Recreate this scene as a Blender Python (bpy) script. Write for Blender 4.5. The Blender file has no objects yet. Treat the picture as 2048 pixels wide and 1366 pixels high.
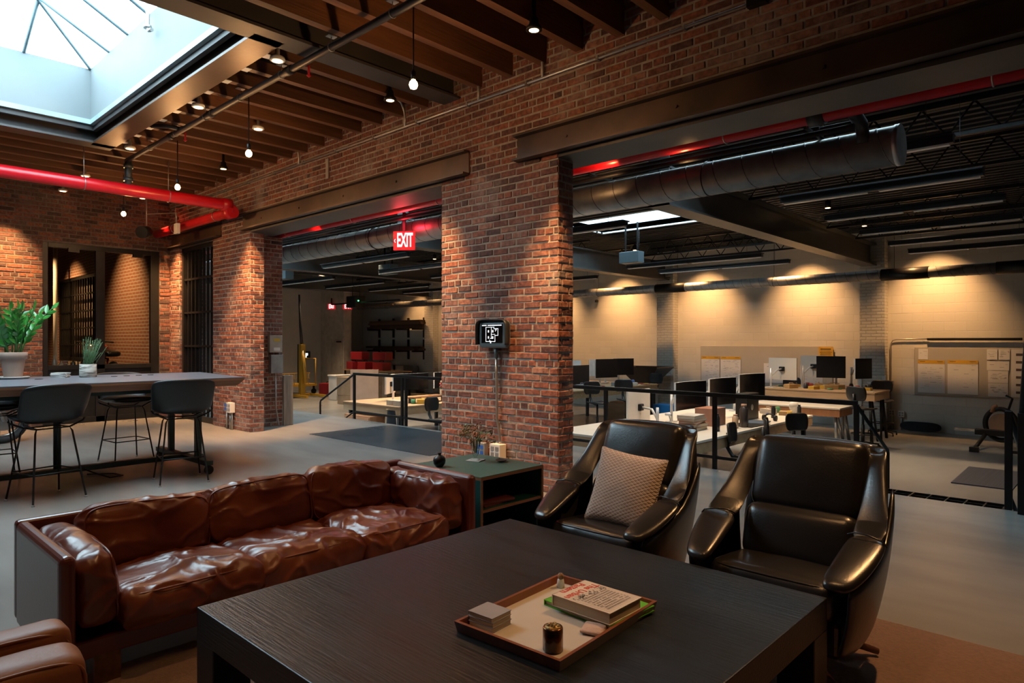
import bpy, bmesh, math, random
from mathutils import Vector, Matrix, noise
S = bpy.context.scene
COL = S.collection
R = math.radians
rnd = random.Random(7)

# ------------------------------------------------------------------ camera, world, exposure
cam = bpy.data.objects.new('camera', bpy.data.cameras.new('camera'))
COL.objects.link(cam)
cam.location = (0, 0, 1.4)
cam.rotation_euler = (R(90), 0, math.atan2(.683, .730))
cam.data.sensor_width = 36
cam.data.lens = 1332 / 2048 * 36
cam.data.clip_start = .02
S.camera = cam
S.view_settings.view_transform = 'Standard'
S.view_settings.look = 'None'
S.view_settings.exposure = 0.35
S.view_settings.gamma = 1
S.view_settings.use_curve_mapping = False

world = bpy.data.worlds.new('overcast_sky')
S.world = world
world.use_nodes = True
wn = world.node_tree
bg = wn.nodes['Background']
geo = wn.nodes.new('ShaderNodeTexCoord')
sepw = wn.nodes.new('ShaderNodeSeparateXYZ')
rampw = wn.nodes.new('ShaderNodeValToRGB')
wn.links.new(geo.outputs['Generated'], sepw.inputs[0])
wn.links.new(sepw.outputs['Z'], rampw.inputs[0])
rampw.color_ramp.elements[0].color = (.66, .88, 1, 1)
rampw.color_ramp.elements[1].color = (.74, .92, 1, 1)
wn.links.new(rampw.outputs[0], bg.inputs['Color'])
bg.inputs['Strength'].default_value = 11.0


def portal(name, x0, x1, y0, y1, z):
    l = bpy.data.lights.new(name, 'AREA')
    l.shape = 'RECTANGLE'
    l.size, l.size_y = x1 - x0, y1 - y0
    l.cycles.is_portal = True
    o = bpy.data.objects.new(name, l)
    o.location = ((x0 + x1) / 2, (y0 + y1) / 2, z)
    COL.objects.link(o)


# skylights: (x0, x1, y0, y1)
SKY = (-9.62, -5.5, -.25, 2.5)              # over the lounge side
SKYB = (-9.2, -6.5, 11.4, 13.0)             # big room, over the far desks
SKYC = (-11.9, -8.0, 6.7, 7.75)              # big room, unseen opening added for cool light by the arcade
SKYD = (-4.2, -.8, 6.7, 7.7)  # unseen opening added for daylight on the platform at right
SKYE = (-18.5, -13.0, 6.2, 7.7)  # hidden opening added to brighten the store floor
portal('skylight_portal', *SKY, 4.32)
portal('skylight_portal', *SKYB, 4.5)
portal('skylight_portal', *SKYC, 4.5)
portal('skylight_portal', *SKYD, 4.5)
portal('skylight_portal', *SKYE, 4.5)

WARM = (1.0, .52, .20)


def spot(name, loc, target, watts, size=60, blend=.7, color=WARM, r=.03):
    l = bpy.data.lights.new(name, 'SPOT')
    l.energy, l.color, l.shadow_soft_size = watts, color, r
    l.spot_size, l.spot_blend = R(size), blend
    o = bpy.data.objects.new(name, l)
    o.location = loc
    o.rotation_euler = (Vector(target) - Vector(loc)).to_track_quat('-Z', 'Y').to_euler()
    COL.objects.link(o)
    return o


# ------------------------------------------------------------------ materials
MATS = {}


def nt(name):
    m = bpy.data.materials.new(name)
    m.use_nodes = True
    return m, m.node_tree.nodes, m.node_tree.links, m.node_tree.nodes['Principled BSDF']


def mat(name, c1, c2=None, rough=.6, metal=0., scale=4., stretch=(1, 1, 1), bump=0., bscale=None, coat=0., spec=.5,
        emit=0., rvar=0., detail=5., coord='Object', ramp=(.35, .65), bstretch=None, sheen=0.):
    """procedural surface: two colours mixed by noise, optional noise bump"""
    if name in MATS:
        return MATS[name]
    m, n, l, b = nt(name)
    b.inputs['Roughness'].default_value = rough
    b.inputs['Metallic'].default_value = metal
    b.inputs['Specular IOR Level'].default_value = spec
    b.inputs['Coat Weight'].default_value = coat
    b.inputs['Coat Roughness'].default_value = .25
    b.inputs['Sheen Weight'].default_value = sheen
    c2 = c2 or tuple(x * .75 for x in c1)
    tc = n.new('ShaderNodeTexCoord')

    def nz(sc, st, det):
        mp = n.new('ShaderNodeMapping')
        mp.inputs['Scale'].default_value = st
        l.new(tc.outputs[coord], mp.inputs[0])
        t = n.new('ShaderNodeTexNoise')
        t.inputs['Scale'].default_value = sc
        t.inputs['Detail'].default_value = det
        l.new(mp.outputs[0], t.inputs['Vector'])
        return t
    t = nz(scale, stretch, detail)
    r = n.new('ShaderNodeValToRGB')
    r.color_ramp.elements[0].position, r.color_ramp.elements[1].position = ramp
    r.color_ramp.elements[0].color = (*c1, 1)
    r.color_ramp.elements[1].color = (*c2, 1)
    l.new(t.outputs['Fac'], r.inputs[0])
    l.new(r.outputs[0], b.inputs['Base Color'])
    if emit:
        l.new(r.outputs[0], b.inputs['Emission Color'])
        b.inputs['Emission Strength'].default_value = emit
    if rvar:
        mr = n.new('ShaderNodeMapRange')
        mr.inputs['To Min'].default_value = max(0.03, rough - rvar)
        mr.inputs['To Max'].default_value = rough + rvar
        l.new(t.outputs['Fac'], mr.inputs[0])
        l.new(mr.outputs[0], b.inputs['Roughness'])
    if bump:
        t2 = nz(bscale or scale, bstretch or stretch, 6)
        bp = n.new('ShaderNodeBump')
        bp.inputs['Strength'].default_value = bump
        bp.inputs['Distance'].default_value = .01
        l.new(t2.outputs['Fac'], bp.inputs['Height'])
        l.new(bp.outputs[0], b.inputs['Normal'])
    MATS[name] = m
    return m


def glass(name, tint=(.85, .95, .97), gloss=.12):
    """thin pane: lets light straight through, mirrors a little more at grazing angles"""
    if name in MATS:
        return MATS[name]
    m, n, l, b = nt(name)
    tr = n.new('ShaderNodeBsdfTransparent')
    tr.inputs[0].default_value = (*tint, 1)
    gl = n.new('ShaderNodeBsdfGlossy')
    gl.inputs['Roughness'].default_value = .02
    fr = n.new('ShaderNodeLayerWeight')
    fr.inputs[0].default_value = gloss
    mx = n.new('ShaderNodeMixShader')
    l.new(fr.outputs['Fresnel'], mx.inputs[0])
    l.new(tr.outputs[0], mx.inputs[1])
    l.new(gl.outputs[0], mx.inputs[2])
    l.new(mx.outputs[0], n['Material Output'].inputs[0])
    MATS[name] = m
    return m


def brick_mat(name, cols, noise_dark=.5, bloom=.42):
    """fired brick: colour by the brick's own random value, lime bloom and pits"""
    m, n, l, b = nt(name)
    at = n.new('ShaderNodeAttribute')
    at.attribute_name = 'tone'
    r = n.new('ShaderNodeValToRGB')
    els = r.color_ramp.elements
    els[0].position, els[0].color = 0, (*cols[0], 1)
    els[1].position, els[1].color = 1, (*cols[-1], 1)
    for i, c in enumerate(cols[1:-1]):
        e = els.new((i + 1) / (len(cols) - 1))
        e.color = (*c, 1)
    l.new(at.outputs['Fac'], r.inputs[0])
    tc = n.new('ShaderNodeTexCoord')
    t = n.new('ShaderNodeTexNoise')
    t.inputs['Scale'].default_value = 26
    t.inputs['Detail'].default_value = 8
    l.new(tc.outputs['Object'], t.inputs['Vector'])
    t2 = n.new('ShaderNodeTexNoise')
    t2.inputs['Scale'].default_value = 1.3
    t2.inputs['Detail'].default_value = 9
    t2.inputs['Roughness'].default_value = .7
    l.new(tc.outputs['Object'], t2.inputs['Vector'])
    mr = n.new('ShaderNodeMapRange')
    mr.inputs['From Min'].default_value = .35
    mr.inputs['From Max'].default_value = .7
    mr.inputs['To Min'].default_value = noise_dark
    mr.inputs['To Max'].default_value = 1.15
    l.new(t.outputs['Fac'], mr.inputs[0])
    mul = n.new('ShaderNodeMixRGB')
    mul.blend_type = 'MULTIPLY'
    mul.inputs[0].default_value = 1
    l.new(r.outputs[0], mul.inputs[1])
    l.new(mr.outputs[0], mul.inputs[2])
    mr2 = n.new('ShaderNodeMapRange')
    mr2.inputs['From Min'].default_value = .52
    mr2.inputs['From Max'].default_value = .72
    mr2.inputs['To Max'].default_value = bloom
    l.new(t2.outputs['Fac'], mr2.inputs[0])
    mx = n.new('ShaderNodeMixRGB')
    mx.inputs[2].default_value = (.42, .40, .37, 1)
    l.new(mr2.outputs[0], mx.inputs[0])
    l.new(mul.outputs[0], mx.inputs[1])
    l.new(mx.outputs[0], b.inputs['Base Color'])
    b.inputs['Roughness'].default_value = .72
    b.inputs['Specular IOR Level'].default_value = .35
    bp = n.new('ShaderNodeBump')
    bp.inputs['Strength'].default_value = .55
    bp.inputs['Distance'].default_value = .012
    l.new(t.outputs['Fac'], bp.inputs['Height'])
    l.new(bp.outputs[0], b.inputs['Normal'])
    MATS[name] = m
    return m


def block_mat(name, c1, mortar, bw, bh, ms=.006, offset=.5, bump=.35, warp=.0, rough=.55):
    """painted masonry from the brick texture on metre-scaled UVs"""
    m, n, l, b = nt(name)
    tc = n.new('ShaderNodeTexCoord')
    br = n.new('ShaderNodeTexBrick')
    br.inputs['Scale'].default_value = 1
    br.inputs['Brick Width'].default_value = bw
    br.inputs['Row Height'].default_value = bh
    br.inputs['Mortar Size'].default_value = ms
    br.inputs['Mortar Smooth'].default_value = .4
    br.offset = offset
    br.inputs['Color1'].default_value = (*c1, 1)
    br.inputs['Color2'].default_value = (*[x * .93 for x in c1], 1)
    br.inputs['Mortar'].default_value = (*mortar, 1)
    ns = n.new('ShaderNodeTexNoise')
    ns.inputs['Scale'].default_value = 9
    ns.inputs['Detail'].default_value = 5
    l.new(tc.outputs['UV'], ns.inputs['Vector'])
    if warp:
        mp = n.new('ShaderNodeMixRGB')
        mp.blend_type = 'ADD'
        mp.inputs[0].default_value = warp
        l.new(tc.outputs['UV'], mp.inputs[1])
        l.new(ns.outputs['Color'], mp.inputs[2])
        l.new(mp.outputs[0], br.inputs['Vector'])
    else:
        l.new(tc.outputs['UV'], br.inputs['Vector'])
    l.new(br.outputs['Color'], b.inputs['Base Color'])
    b.inputs['Roughness'].default_value = rough
    ad = n.new('ShaderNodeMath')
    ad.operation = 'MULTIPLY_ADD'
    ad.inputs[1].default_value = .25
    inv = n.new('ShaderNodeMath')
    inv.operation = 'SUBTRACT'
    inv.inputs[0].default_value = 1
    l.new(br.outputs['Fac'], inv.inputs[1])
    l.new(ns.outputs['Fac'], ad.inputs[0])
    l.new(inv.outputs[0], ad.inputs[2])
    bp = n.new('ShaderNodeBump')
    bp.inputs['Strength'].default_value = bump
    bp.inputs['Distance'].default_value = .02
    l.new(ad.outputs[0], bp.inputs['Height'])
    l.new(bp.outputs[0], b.inputs['Normal'])
    MATS[name] = m
    return m


BRICK = brick_mat('red_brick', [(.085, .042, .038), (.155, .058, .045), (.225, .082, .054), (.27, .095, .058), (.18, .082, .066), (.31, .14, .095)])
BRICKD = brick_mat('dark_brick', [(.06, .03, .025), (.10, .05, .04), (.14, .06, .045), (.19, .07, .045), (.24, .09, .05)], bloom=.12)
MORTAR = mat('lime_mortar', (.33, .295, .255), (.23, .205, .175), rough=.95, scale=14, bump=.6, bscale=40)
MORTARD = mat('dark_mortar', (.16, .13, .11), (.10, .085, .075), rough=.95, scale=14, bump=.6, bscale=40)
BRICKTEX = block_mat('far_brick', (.24, .10, .06), (.34, .29, .25), .215, .068, .011, bump=.5, warp=.02, rough=.8)
CMU = block_mat('painted_block', (.56, .535, .48), (.50, .475, .43), .406, .203, .007, rough=.6)
CMUB = block_mat('painted_brick', (.53, .51, .46), (.42, .40, .36), .21, .072, .012, bump=.8, warp=.02, rough=.6)
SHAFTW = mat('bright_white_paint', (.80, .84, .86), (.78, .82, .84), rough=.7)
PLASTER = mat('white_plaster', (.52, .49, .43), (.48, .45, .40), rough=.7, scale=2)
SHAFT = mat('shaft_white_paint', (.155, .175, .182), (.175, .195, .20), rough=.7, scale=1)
CONC = mat('polished_concrete', (.175, .168, .158), (.285, .272, .254), rough=.26, scale=1.6, stretch=(.5, 1.6, 1), detail=7, ramp=(.2, .8), coord='Object')
CONC2 = mat('polished_concrete_pale', (.21, .205, .195), (.30, .29, .275), rough=.25, scale=1.2, stretch=(1.5, .5, 1), detail=6, ramp=(.2, .8))
WOOD = mat('dark_joist_wood', (.075, .030, .012), (.15, .060, .023), rough=.6, scale=3, stretch=(3, .35, 3), bump=.4, bscale=12, bstretch=(4, .4, 4), detail=8)
DECK = mat('dark_board_deck', (.05, .022, .012), (.085, .038, .018), rough=.7, scale=2, stretch=(4, .4, 1), bump=.3)
STEEL = mat('raw_mill_steel', (.055, .038, .030), (.10, .062, .043), rough=.45, metal=.55, scale=2.2, rvar=.1, bump=.12, bscale=20)
STEELG = mat('grey_painted_steel', (.045, .042, .042), (.07, .062, .058), rough=.5, metal=.3, scale=2)
BLACKST = mat('black_steel', (.012, .012, .013), (.02, .02, .021), rough=.42, metal=.5)
BLACKCEIL = mat('black_ceiling_paint', (.020, .020, .021), (.03, .03, .031), rough=.6, scale=2)
BEAMP = mat('charcoal_beam_paint', (.05, .049, .049), (.065, .063, .062), rough=.4, scale=2)
GALV = mat('galvanised_steel', (.34, .34, .34), (.46, .46, .45), rough=.46, metal=.85, scale=7, rvar=.08, detail=3)
CONDUIT = mat('steel_conduit', (.36, .35, .33), (.45, .44, .42), rough=.38, metal=.85)
REDP = mat('red_pipe_paint', (.62, .006, .014), (.52, .005, .012), rough=.32, spec=.6)
BLKPIPE = mat('black_iron_pipe', (.02, .02, .022), (.032, .031, .032), rough=.5, metal=.4)
LAMPON = mat('lit_lamp_lens', (1, .62, .30), (1, .60, .28), emit=7)
BULB = mat('lit_filament_bulb', (1, .60, .26), (1, .58, .24), emit=26)
WHITEM = mat('white_fitting', (.62, .60, .56), (.58, .56, .52), rough=.45)


# ------------------------------------------------------------------ mesh building
class MB:
    def __init__(s):
        s.v, s.f, s.m, s.s, s.a = [], [], [], [], []

    def add(s, vs, fs, mi=0, smooth=False, tone=0.):
        k = len(s.v)
        s.v += [tuple(p) for p in vs]
        for f in fs:
            s.f.append(tuple(i + k for i in f))
            s.m.append(mi)
            s.s.append(smooth)
            s.a.append(tone)
        return s

    def box(s, x0, x1, y0, y1, z0, z1, mi=0, rz=0, rx=0, ry=0, smooth=False):
        cx, cy, cz = (x0 + x1) / 2, (y0 + y1) / 2, (z0 + z1) / 2
        vs = [Vector((a, b, c)) for a in (x0 - cx, x1 - cx) for b in (y0 - cy, y1 - cy) for c in (z0 - cz, z1 - cz)]
        if rz or rx or ry:
            M = Matrix.Rotation(rz, 3, 'Z') @ Matrix.Rotation(ry, 3, 'Y') @ Matrix.Rotation(rx, 3, 'X')
            vs = [M @ v for v in vs]
        vs = [(v.x + cx, v.y + cy, v.z + cz) for v in vs]
        return s.add(vs, [(0, 1, 3, 2), (4, 6, 7, 5), (0, 4, 5, 1), (2, 3, 7, 6), (0, 2, 6, 4), (1, 5, 7, 3)], mi, smooth)

    def prism(s, poly, z0, z1, mi=0, inset=0, smooth=False):
        """polygon in xy (ccw) pulled up in z; inset shrinks the lower face"""
        n = len(poly)
        cx = sum(p[0] for p in poly) / n
        cy = sum(p[1] for p in poly) / n
        lo = [(x + (cx - x) * inset, y + (cy - y) * inset, z0) for x, y in poly]
        hi = [(x, y, z1) for x, y in poly]
        fs = [tuple(range(n))[::-1], tuple(range(n, 2 * n))] + [(i, (i + 1) % n, n + (i + 1) % n, n + i) for i in range(n)]
        return s.add(lo + hi, fs, mi, smooth)

    def ring(s, c, u, w, r, n, r2=None):
        return [tuple(c + u * (r * math.cos(2 * math.pi * i / n)) + w * ((r2 or r) * math.sin(2 * math.pi * i / n))) for i in range(n)]

    def tube(s, pts, r, n=8, mi=0, closed=False, cap=True, flat=1.):
        """round bar along a path; r may be one number or one per point"""
        P = [Vector(p) for p in pts]
        N = len(P)
        rs = r if isinstance(r, (list, tuple)) else [r] * N
        vs, up = [], None
        for i, p in enumerate(P):
            a = P[(i - 1) % N] if (closed or i > 0) else P[i]
            b = P[(i + 1) % N] if (closed or i < N - 1) else P[i]
            t = (b - a).normalized()
            if up is None:
                up = Vector((0, 0, 1)) if abs(t.z) < .9 else Vector((1, 0, 0))
            u = t.cross(up)
            u = u.normalized() if u.length > 1e-6 else t.orthogonal().normalized()
            w = u.cross(t).normalized()
            up = w
            vs += s.ring(p, u, w, rs[i], n, rs[i] * flat)
        fs = []
        for i in range(N if closed else N - 1):
            j = (i + 1) % N
            for k in range(n):
                fs.append((i * n + k, j * n + k, j * n + (k + 1) % n, i * n + (k + 1) % n))
        s.add(vs, fs, mi, True)
        if cap and not closed:
            k0 = len(s.v) - len(vs)
            s.f += [tuple(k0 + k for k in range(n)), tuple(k0 + (N - 1) * n + k for k in range(n))[::-1]]
            s.m += [mi, mi]
            s.s += [False, False]
            s.a += [0, 0]
        return s

    def cyl(s, p, q, r, n=16, mi=0, r2=None):
        return s.tube([p, q], [r, r if r2 is None else r2], n, mi)

    def lathe(s, prof, c=(0, 0, 0), n=24, mi=0, cap=True):
        vs, fs = [], []
        for r, z in prof:
            vs += [(c[0] + r * math.cos(2 * math.pi * k / n), c[1] + r * math.sin(2 * math.pi * k / n), c[2] + z) for k in range(n)]
        for i in range(len(prof) - 1):
            for k in range(n):
                fs.append((i * n + k, i * n + (k + 1) % n, (i + 1) * n + (k + 1) % n, (i + 1) * n + k))
        s.add(vs, fs, mi, True)
        if cap:
            k0 = len(s.v) - len(vs)
            L = len(prof) - 1
            s.f += [tuple(k0 + k for k in range(n))[::-1], tuple(k0 + L * n + k for k in range(n))]
            s.m += [mi, mi]
            s.s += [False, False]
            s.a += [0, 0]
        return s

    def sheet(s, rows, mi=0, smooth=True, closed=False):
        """grid of points (rows of equal length)"""
        nr, nc = len(rows), len(rows[0])
        vs = [p for r in rows for p in r]
        fs = []
        for i in range(nr - 1):
            for k in range(nc if closed else nc - 1):
                fs.append((i * nc + k, i * nc + (k + 1) % nc, (i + 1) * nc + (k + 1) % nc, (i + 1) * nc + k))
        return s.add(vs, fs, mi, smooth)

    def build(s, name, mats, parent=None, bevel=0, seg=2, solid=0, subd=0, uv=False, tone=False):
        me = bpy.data.meshes.new(name)
        me.from_pydata(s.v, [], s.f)
        if not isinstance(mats, (list, tuple)):
            mats = [mats]
        for m in mats:
            me.materials.append(m)
        me.polygons.foreach_set('material_index', s.m)
        me.polygons.foreach_set('use_smooth', s.s)
        if uv:
            ul = me.uv_layers.new(name='UVMap')
            for p in me.polygons:
                nx, ny, nz = (abs(c) for c in p.normal)
                for li in p.loop_indices:
                    x, y, z = me.vertices[me.loops[li].vertex_index].co
                    ul.data[li].uv = (x, z) if ny >= nx and ny >= nz else ((y, z) if nx >= nz else (x, y))
        if tone:
            at = me.attributes.new('tone', 'FLOAT', 'FACE')
            at.data.foreach_set('value', s.a)
        me.update()
        o = bpy.data.objects.new(name, me)
        COL.objects.link(o)
        if parent:
            o.parent = parent
        if solid:
            md = o.modifiers.new('solid', 'SOLIDIFY')
            md.thickness = solid
            md.offset = 0
        if bevel:
            md = o.modifiers.new('bevel', 'BEVEL')
            md.width, md.segments, md.limit_method = bevel, seg, 'ANGLE'
        if subd:
            md = o.modifiers.new('subd', 'SUBSURF')
            md.levels = md.render_levels = subd
        return o


def thing(name, label, cat, loc=(0, 0, 0), rz=0, group=None):
    o = bpy.data.objects.new(name, None)
    COL.objects.link(o)
    o.empty_display_size = .1
    o.location = loc
    o.rotation_euler = (0, 0, rz)
    return tag(o, label, cat, group)


def tag(o, label, cat, group=None, loc=None, rz=None):
    o['label'], o['category'] = label, cat
    if group:
        o['group'] = group
    if loc is not None:
        o.location = loc
    if rz is not None:
        o.rotation_euler = (0, 0, rz)
    return o


def struct(o):
    o['kind'] = 'structure'
    return o


def dup(root, loc, rz=None, label=None, group=None):
    def cp(o, par):
        c = o.copy()
        COL.objects.link(c)
        if par:
            c.parent = par
        for ch in [x for x in KIDS(o)]:
            cp(ch, c)
        return c
    r = cp(root, None)
    r.location = loc
    if rz is not None:
        r.rotation_euler = (0, 0, rz)
    if label:
        r['label'] = label
    if group:
        r['group'] = group
    return r


def KIDS(o):
    return [c for c in COL.objects if c.parent == o]


def text_mesh(name, body, size, m, parent, loc, rot, ext=.0015, align='CENTER', sx=1):
    cu = bpy.data.curves.new(name, 'FONT')
    cu.body, cu.size, cu.extrude, cu.align_x, cu.align_y = body, size, ext, align, 'CENTER'
    cu.offset = size * .022
    t = bpy.data.objects.new(name + '_tmp', cu)
    COL.objects.link(t)
    bpy.context.view_layer.update()
    me = bpy.data.meshes.new_from_object(t)
    bpy.data.objects.remove(t)
    me.materials.clear()
    me.materials.append(m)
    o = bpy.data.objects.new(name, me)
    COL.objects.link(o)
    o.parent = parent
    o.location, o.rotation_euler = loc, rot
    o.scale = (sx, 1, 1)
    return o


# ------------------------------------------------------------------ brickwork
def bricks(mb, axis, c, sgn, u0, u1, z0, z1, holes=(), ph=0., mi=0, bw=.208, rh=.0683, skip_tone=None):
    """real bricks standing proud of a mortar plane.  axis 'y': plane y=c, u is x; axis 'x': plane x=c, u is y.
    sgn is the way the face looks.  holes: (u0,u1,z0,z1)"""
    z = z0
    row = 0
    jt = .0065
    while z < z1 - .02:
        zt = min(z + rh, z1)
        cuts = [(u0, u1)]
        zm = (z + zt) / 2
        for a, b, h0, h1 in holes:
            if h0 < zm < h1:
                nc = []
                for p, q in cuts:
                    if b <= p or a >= q:
                        nc.append((p, q))
                    else:
                        if a > p:
                            nc.append((p, a))
                        if b < q:
                            nc.append((b, q))
                cuts = nc
        head = row % 6 == 5
        w = bw / 2 if head else bw
        off = (w / 2 if row % 2 else 0) + ph
        for p, q in cuts:
            u = p - ((p - off) % w)
            while u < q:
                a, b = max(u, p), min(u + w, q)
                u += w
                if b - a < .03:
                    continue
                wv = noise.noise(Vector((a * 1.7, z * 1.7, c))) * .004
                dz = rnd.uniform(-.003, .003) + wv
                d = .0025 + rnd.random() * .005 + max(0, rnd.gauss(0, .002))
                t1, t2 = rnd.uniform(-.002, .003), rnd.uniform(-.002, .003)
                A, B = a + (jt if a > p else -.001) + t1, b - (jt if b < q else -.001) - t2
                Z0, Z1 = z + jt + dz, zt - jt + dz + rnd.uniform(-.002, .001)
                ch = .003 + rnd.random() * .003
                o = c + sgn * d
                ins = [(A, Z0), (B, Z0), (B, Z1), (A, Z1)]
                fr = [(A + ch, Z0 + ch), (B - ch, Z0 + ch), (B - ch, Z1 - ch), (A + ch, Z1 - ch)]
                j = [rnd.uniform(-.0015, .0015) for _ in range(4)]
                if axis == 'y':
                    vs = [(x, c - sgn * .002, zz) for x, zz in ins] + [(x, o + j[i], zz) for i, (x, zz) in enumerate(fr)]
                    flip = sgn > 0
                else:
                    vs = [(c - sgn * .002, x, zz) for x, zz in ins] + [(o + j[i], x, zz) for i, (x, zz) in enumerate(fr)]
                    flip = sgn < 0
                fs = [(4, 5, 6, 7), (0, 1, 5, 4), (1, 2, 6, 5), (2, 3, 7, 6), (3, 0, 4, 7)]
                if flip:
                    fs = [f[::-1] for f in fs]
                tn = rnd.random()
                if skip_tone:
                    tn = skip_tone(a, z, tn)
                mb.add(vs, fs, mi, False, tn)
        z += rh
        row += 1
    return mb
# ------------------------------------------------------------------ the setting
YW = 4.73           # lounge face of the arcade wall
ZL = -.6            # floor of the big room
P1 = (-11.29, -9.94)      # piers between openings
P2 = (-5.46, -3.85)
GATE = (-12.73, -11.29)

# floors
mb = MB()
mb.box(-13.4, 3.4, -3.6, 6.85, -.16, 0)
mb.box(-24, -13.4, -1, 4.9, -.16, -.0)
struct(mb.build('floor', CONC))
mb = MB()
mb.box(-25.2, 3.4, 6.7, 17.4, -.75, ZL)
mb.box(-25.2, -10.3, 5.0, 6.7, -.75, ZL)
struct(mb.build('floor_lower', CONC2))
mb = MB()                                     # dark recessed mat in front of the railing
mb.box(-9.1, -6.3, 5.25, 6.72, 0, .006)
tag(mb.build('floor_mat', mat('dark_rubber_mat', (.035, .042, .05), (.05, .056, .064), rough=.3, scale=1.2, rvar=.08)), 'large dark grey floor mat lying before the railing behind the brick pier', 'mat')
# front of the platform and the two flights of steps
mb = MB()
mb.box(-10.45, 3.4, 6.80, 6.86, -.62, -.002)
struct(mb.build('trim_platform_edge', mat('platform_nosing', (.09, .045, .03), rough=.6)))
mb = MB()
for k in range(3):
    mb.box(-10.45 - .28 * (k + 1), -10.45 - .28 * k, 5.5, 6.8, -.6, -.15 * (k + 1))
struct(mb.build('floor_steps_left', CONC))
for (x, z, y) in ():
    pass
mb = MB()
g = MB()
st = thing('steel_grate_steps', 'black open steel grate steps down to the lower floor behind right armchair', 'steps', (-1.37, 6.86, 0))
for k in range(3):
    y = .28 * k
    z = -.15 * k - .01
    for i in range(9):
        x = -.56 + i * .14
        g.box(x - .006, x + .006, y, y + .27, z - .03, z)
    for yy in (0, .13, .26):
        g.box(-.56, .56, y + yy, y + yy + .012, z - .03, z)
    g.box(-.56, .56, y, y + .03, z - .005, z)
g.build('tread', BLACKST, st)
for sx in (-.575, .555):
    g = MB()
    g.add([(sx, 0, -.0), (sx, .12, .0), (sx, 1.0, -.48), (sx, 1.0, -.6), (sx, .8, -.6), (sx, 0, -.2), (sx + .02, 0, 0), (sx + .02, .12, .0), (sx + .02, 1.0, -.48), (sx + .02, 1.0, -.6), (sx + .02, .8, -.6), (sx + .02, 0, -.2)],
          [(0, 1, 2, 3, 4, 5), (11, 10, 9, 8, 7, 6)] + [(i, (i + 1) % 6, 6 + (i + 1) % 6, 6 + i)[::-1] for i in range(6)])
    g.build('stringer', BLACKST, st)

# arcade wall: mortar cores, real bricks on the faces that show
core = MB()
HT = 4.45
TOP0 = 3.12
core.box(P1[0], P1[1], YW, 4.95, 0, TOP0)
core.box(P1[0], -10.4, 4.95, 5.5, 0, TOP0)
core.box(P2[0], P2[1], YW, 4.95, 0, TOP0)
core.box(P2[0] + .45, P2[1] - .45, 4.95, 5.5, 0, TOP0)
core.box(-13.2, GATE[0], YW, 5.2, 0, TOP0)
core.box(-13.4, 3.4, YW, 5.18, TOP0, HT)
core.box(1.2, 3.4, YW, 5.2, 0, TOP0)
cb = MB()


def soot(a, z, t):
    # the paler re-pointed patch above the first opening
    if -8.02 < a < -6.75 and z > TOP0:
        return .16 + t * .2
    return t


hol = [(P1[1], P2[0], 0, TOP0), (P2[1], 1.2, 0, TOP0), (GATE[0], P1[0], 0, TOP0)]
bricks(cb, 'y', YW, -1, -13.2, 2.0, 0, 4.3, hol, skip_tone=soot)
bricks(cb, 'x', P1[1], 1, YW, 4.95, 0, TOP0)
bricks(cb, 'x', -10.4, 1, 4.95, 5.5, 0, TOP0, ph=.1)
bricks(cb, 'y', 4.95, -1, -10.4, P1[1] - 0, 0, TOP0)
bricks(cb, 'x', P2[1], 1, YW, 4.95, 0, TOP0)
bricks(cb, 'x', P2[0], -1, YW, 4.95, 0, TOP0)
bricks(cb, 'x', GATE[0], 1, YW, 5.2, 0, TOP0)
bricks(cb, 'y', 5.18, 1, -13.2, 2, TOP0, 3.95)
k = len(cb.v)
cb.add(core.v, core.f, 1)
w = struct(cb.build('wall_arcade', [BRICK, MORTAR], tone=True))

# end wall of the lounge with the wide interior window in it
WX = -13.2
mb = MB()
mb.box(WX - .2, WX, -3.6, 2.74, 0, HT, 1)
mb.box(WX - .2, WX, 4.55, YW, 0, HT, 1)
mb.box(WX - .2, WX, 2.74, 4.55, 3.06, HT, 1)
bricks(mb, 'x', WX, 1, -1.5, YW, 0, 4.3, [(2.74, 4.55, 0, 3.06)], bw=.215, rh=.07)
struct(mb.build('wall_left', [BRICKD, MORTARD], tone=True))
# the room behind that window
mb = MB()
mb.box(-17.6, -13.4, YW, 5.0, 0, 4.4)
mb.box(-22.3, -21.1, YW, 5.0, 0, 4.4)
mb.box(-21.1, -17.6, YW, 5.0, 3.02, 4.4)
mb.box(-22.5, -22.3, -1, 5, 0, 4.4)
mb.box(-22.5, -13.4, -1.2, -1, 0, 4.4)
struct(mb.build('wall_next_room', BRICKTEX, uv=True))
struct(MB().box(-24, -13.3, -1.2, 5, 4.0, 4.2).build('ceiling_next_room', DECK))

# shell of the lounge that stays out of frame
mb = MB()
mb.box(3.2, 3.4, -3.6, 17.4, -.6, HT + .2)
mb.box(-13.4, 3.4, -3.8, -3.6, 0, HT + .2)
struct(mb.build('wall_right', BRICKTEX, uv=True))

# lounge ceiling: board deck round the skylight
x0, x1, y0, y1 = SKY
mb = MB()
mb.box(-13.4, x0 - .05, -3.8, YW + .3, 4.28, 4.36)
mb.box(x1 + .05, 3.4, -3.8, YW + .3, 4.28, 4.36)
mb.box(x0 - .05, x1 + .05, y1 + .05, YW + .3, 4.28, 4.36)
mb.box(x0 - .05, x1 + .05, -3.8, y0 - .05, 4.28, 4.36)
struct(mb.build('ceiling', DECK))
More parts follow.
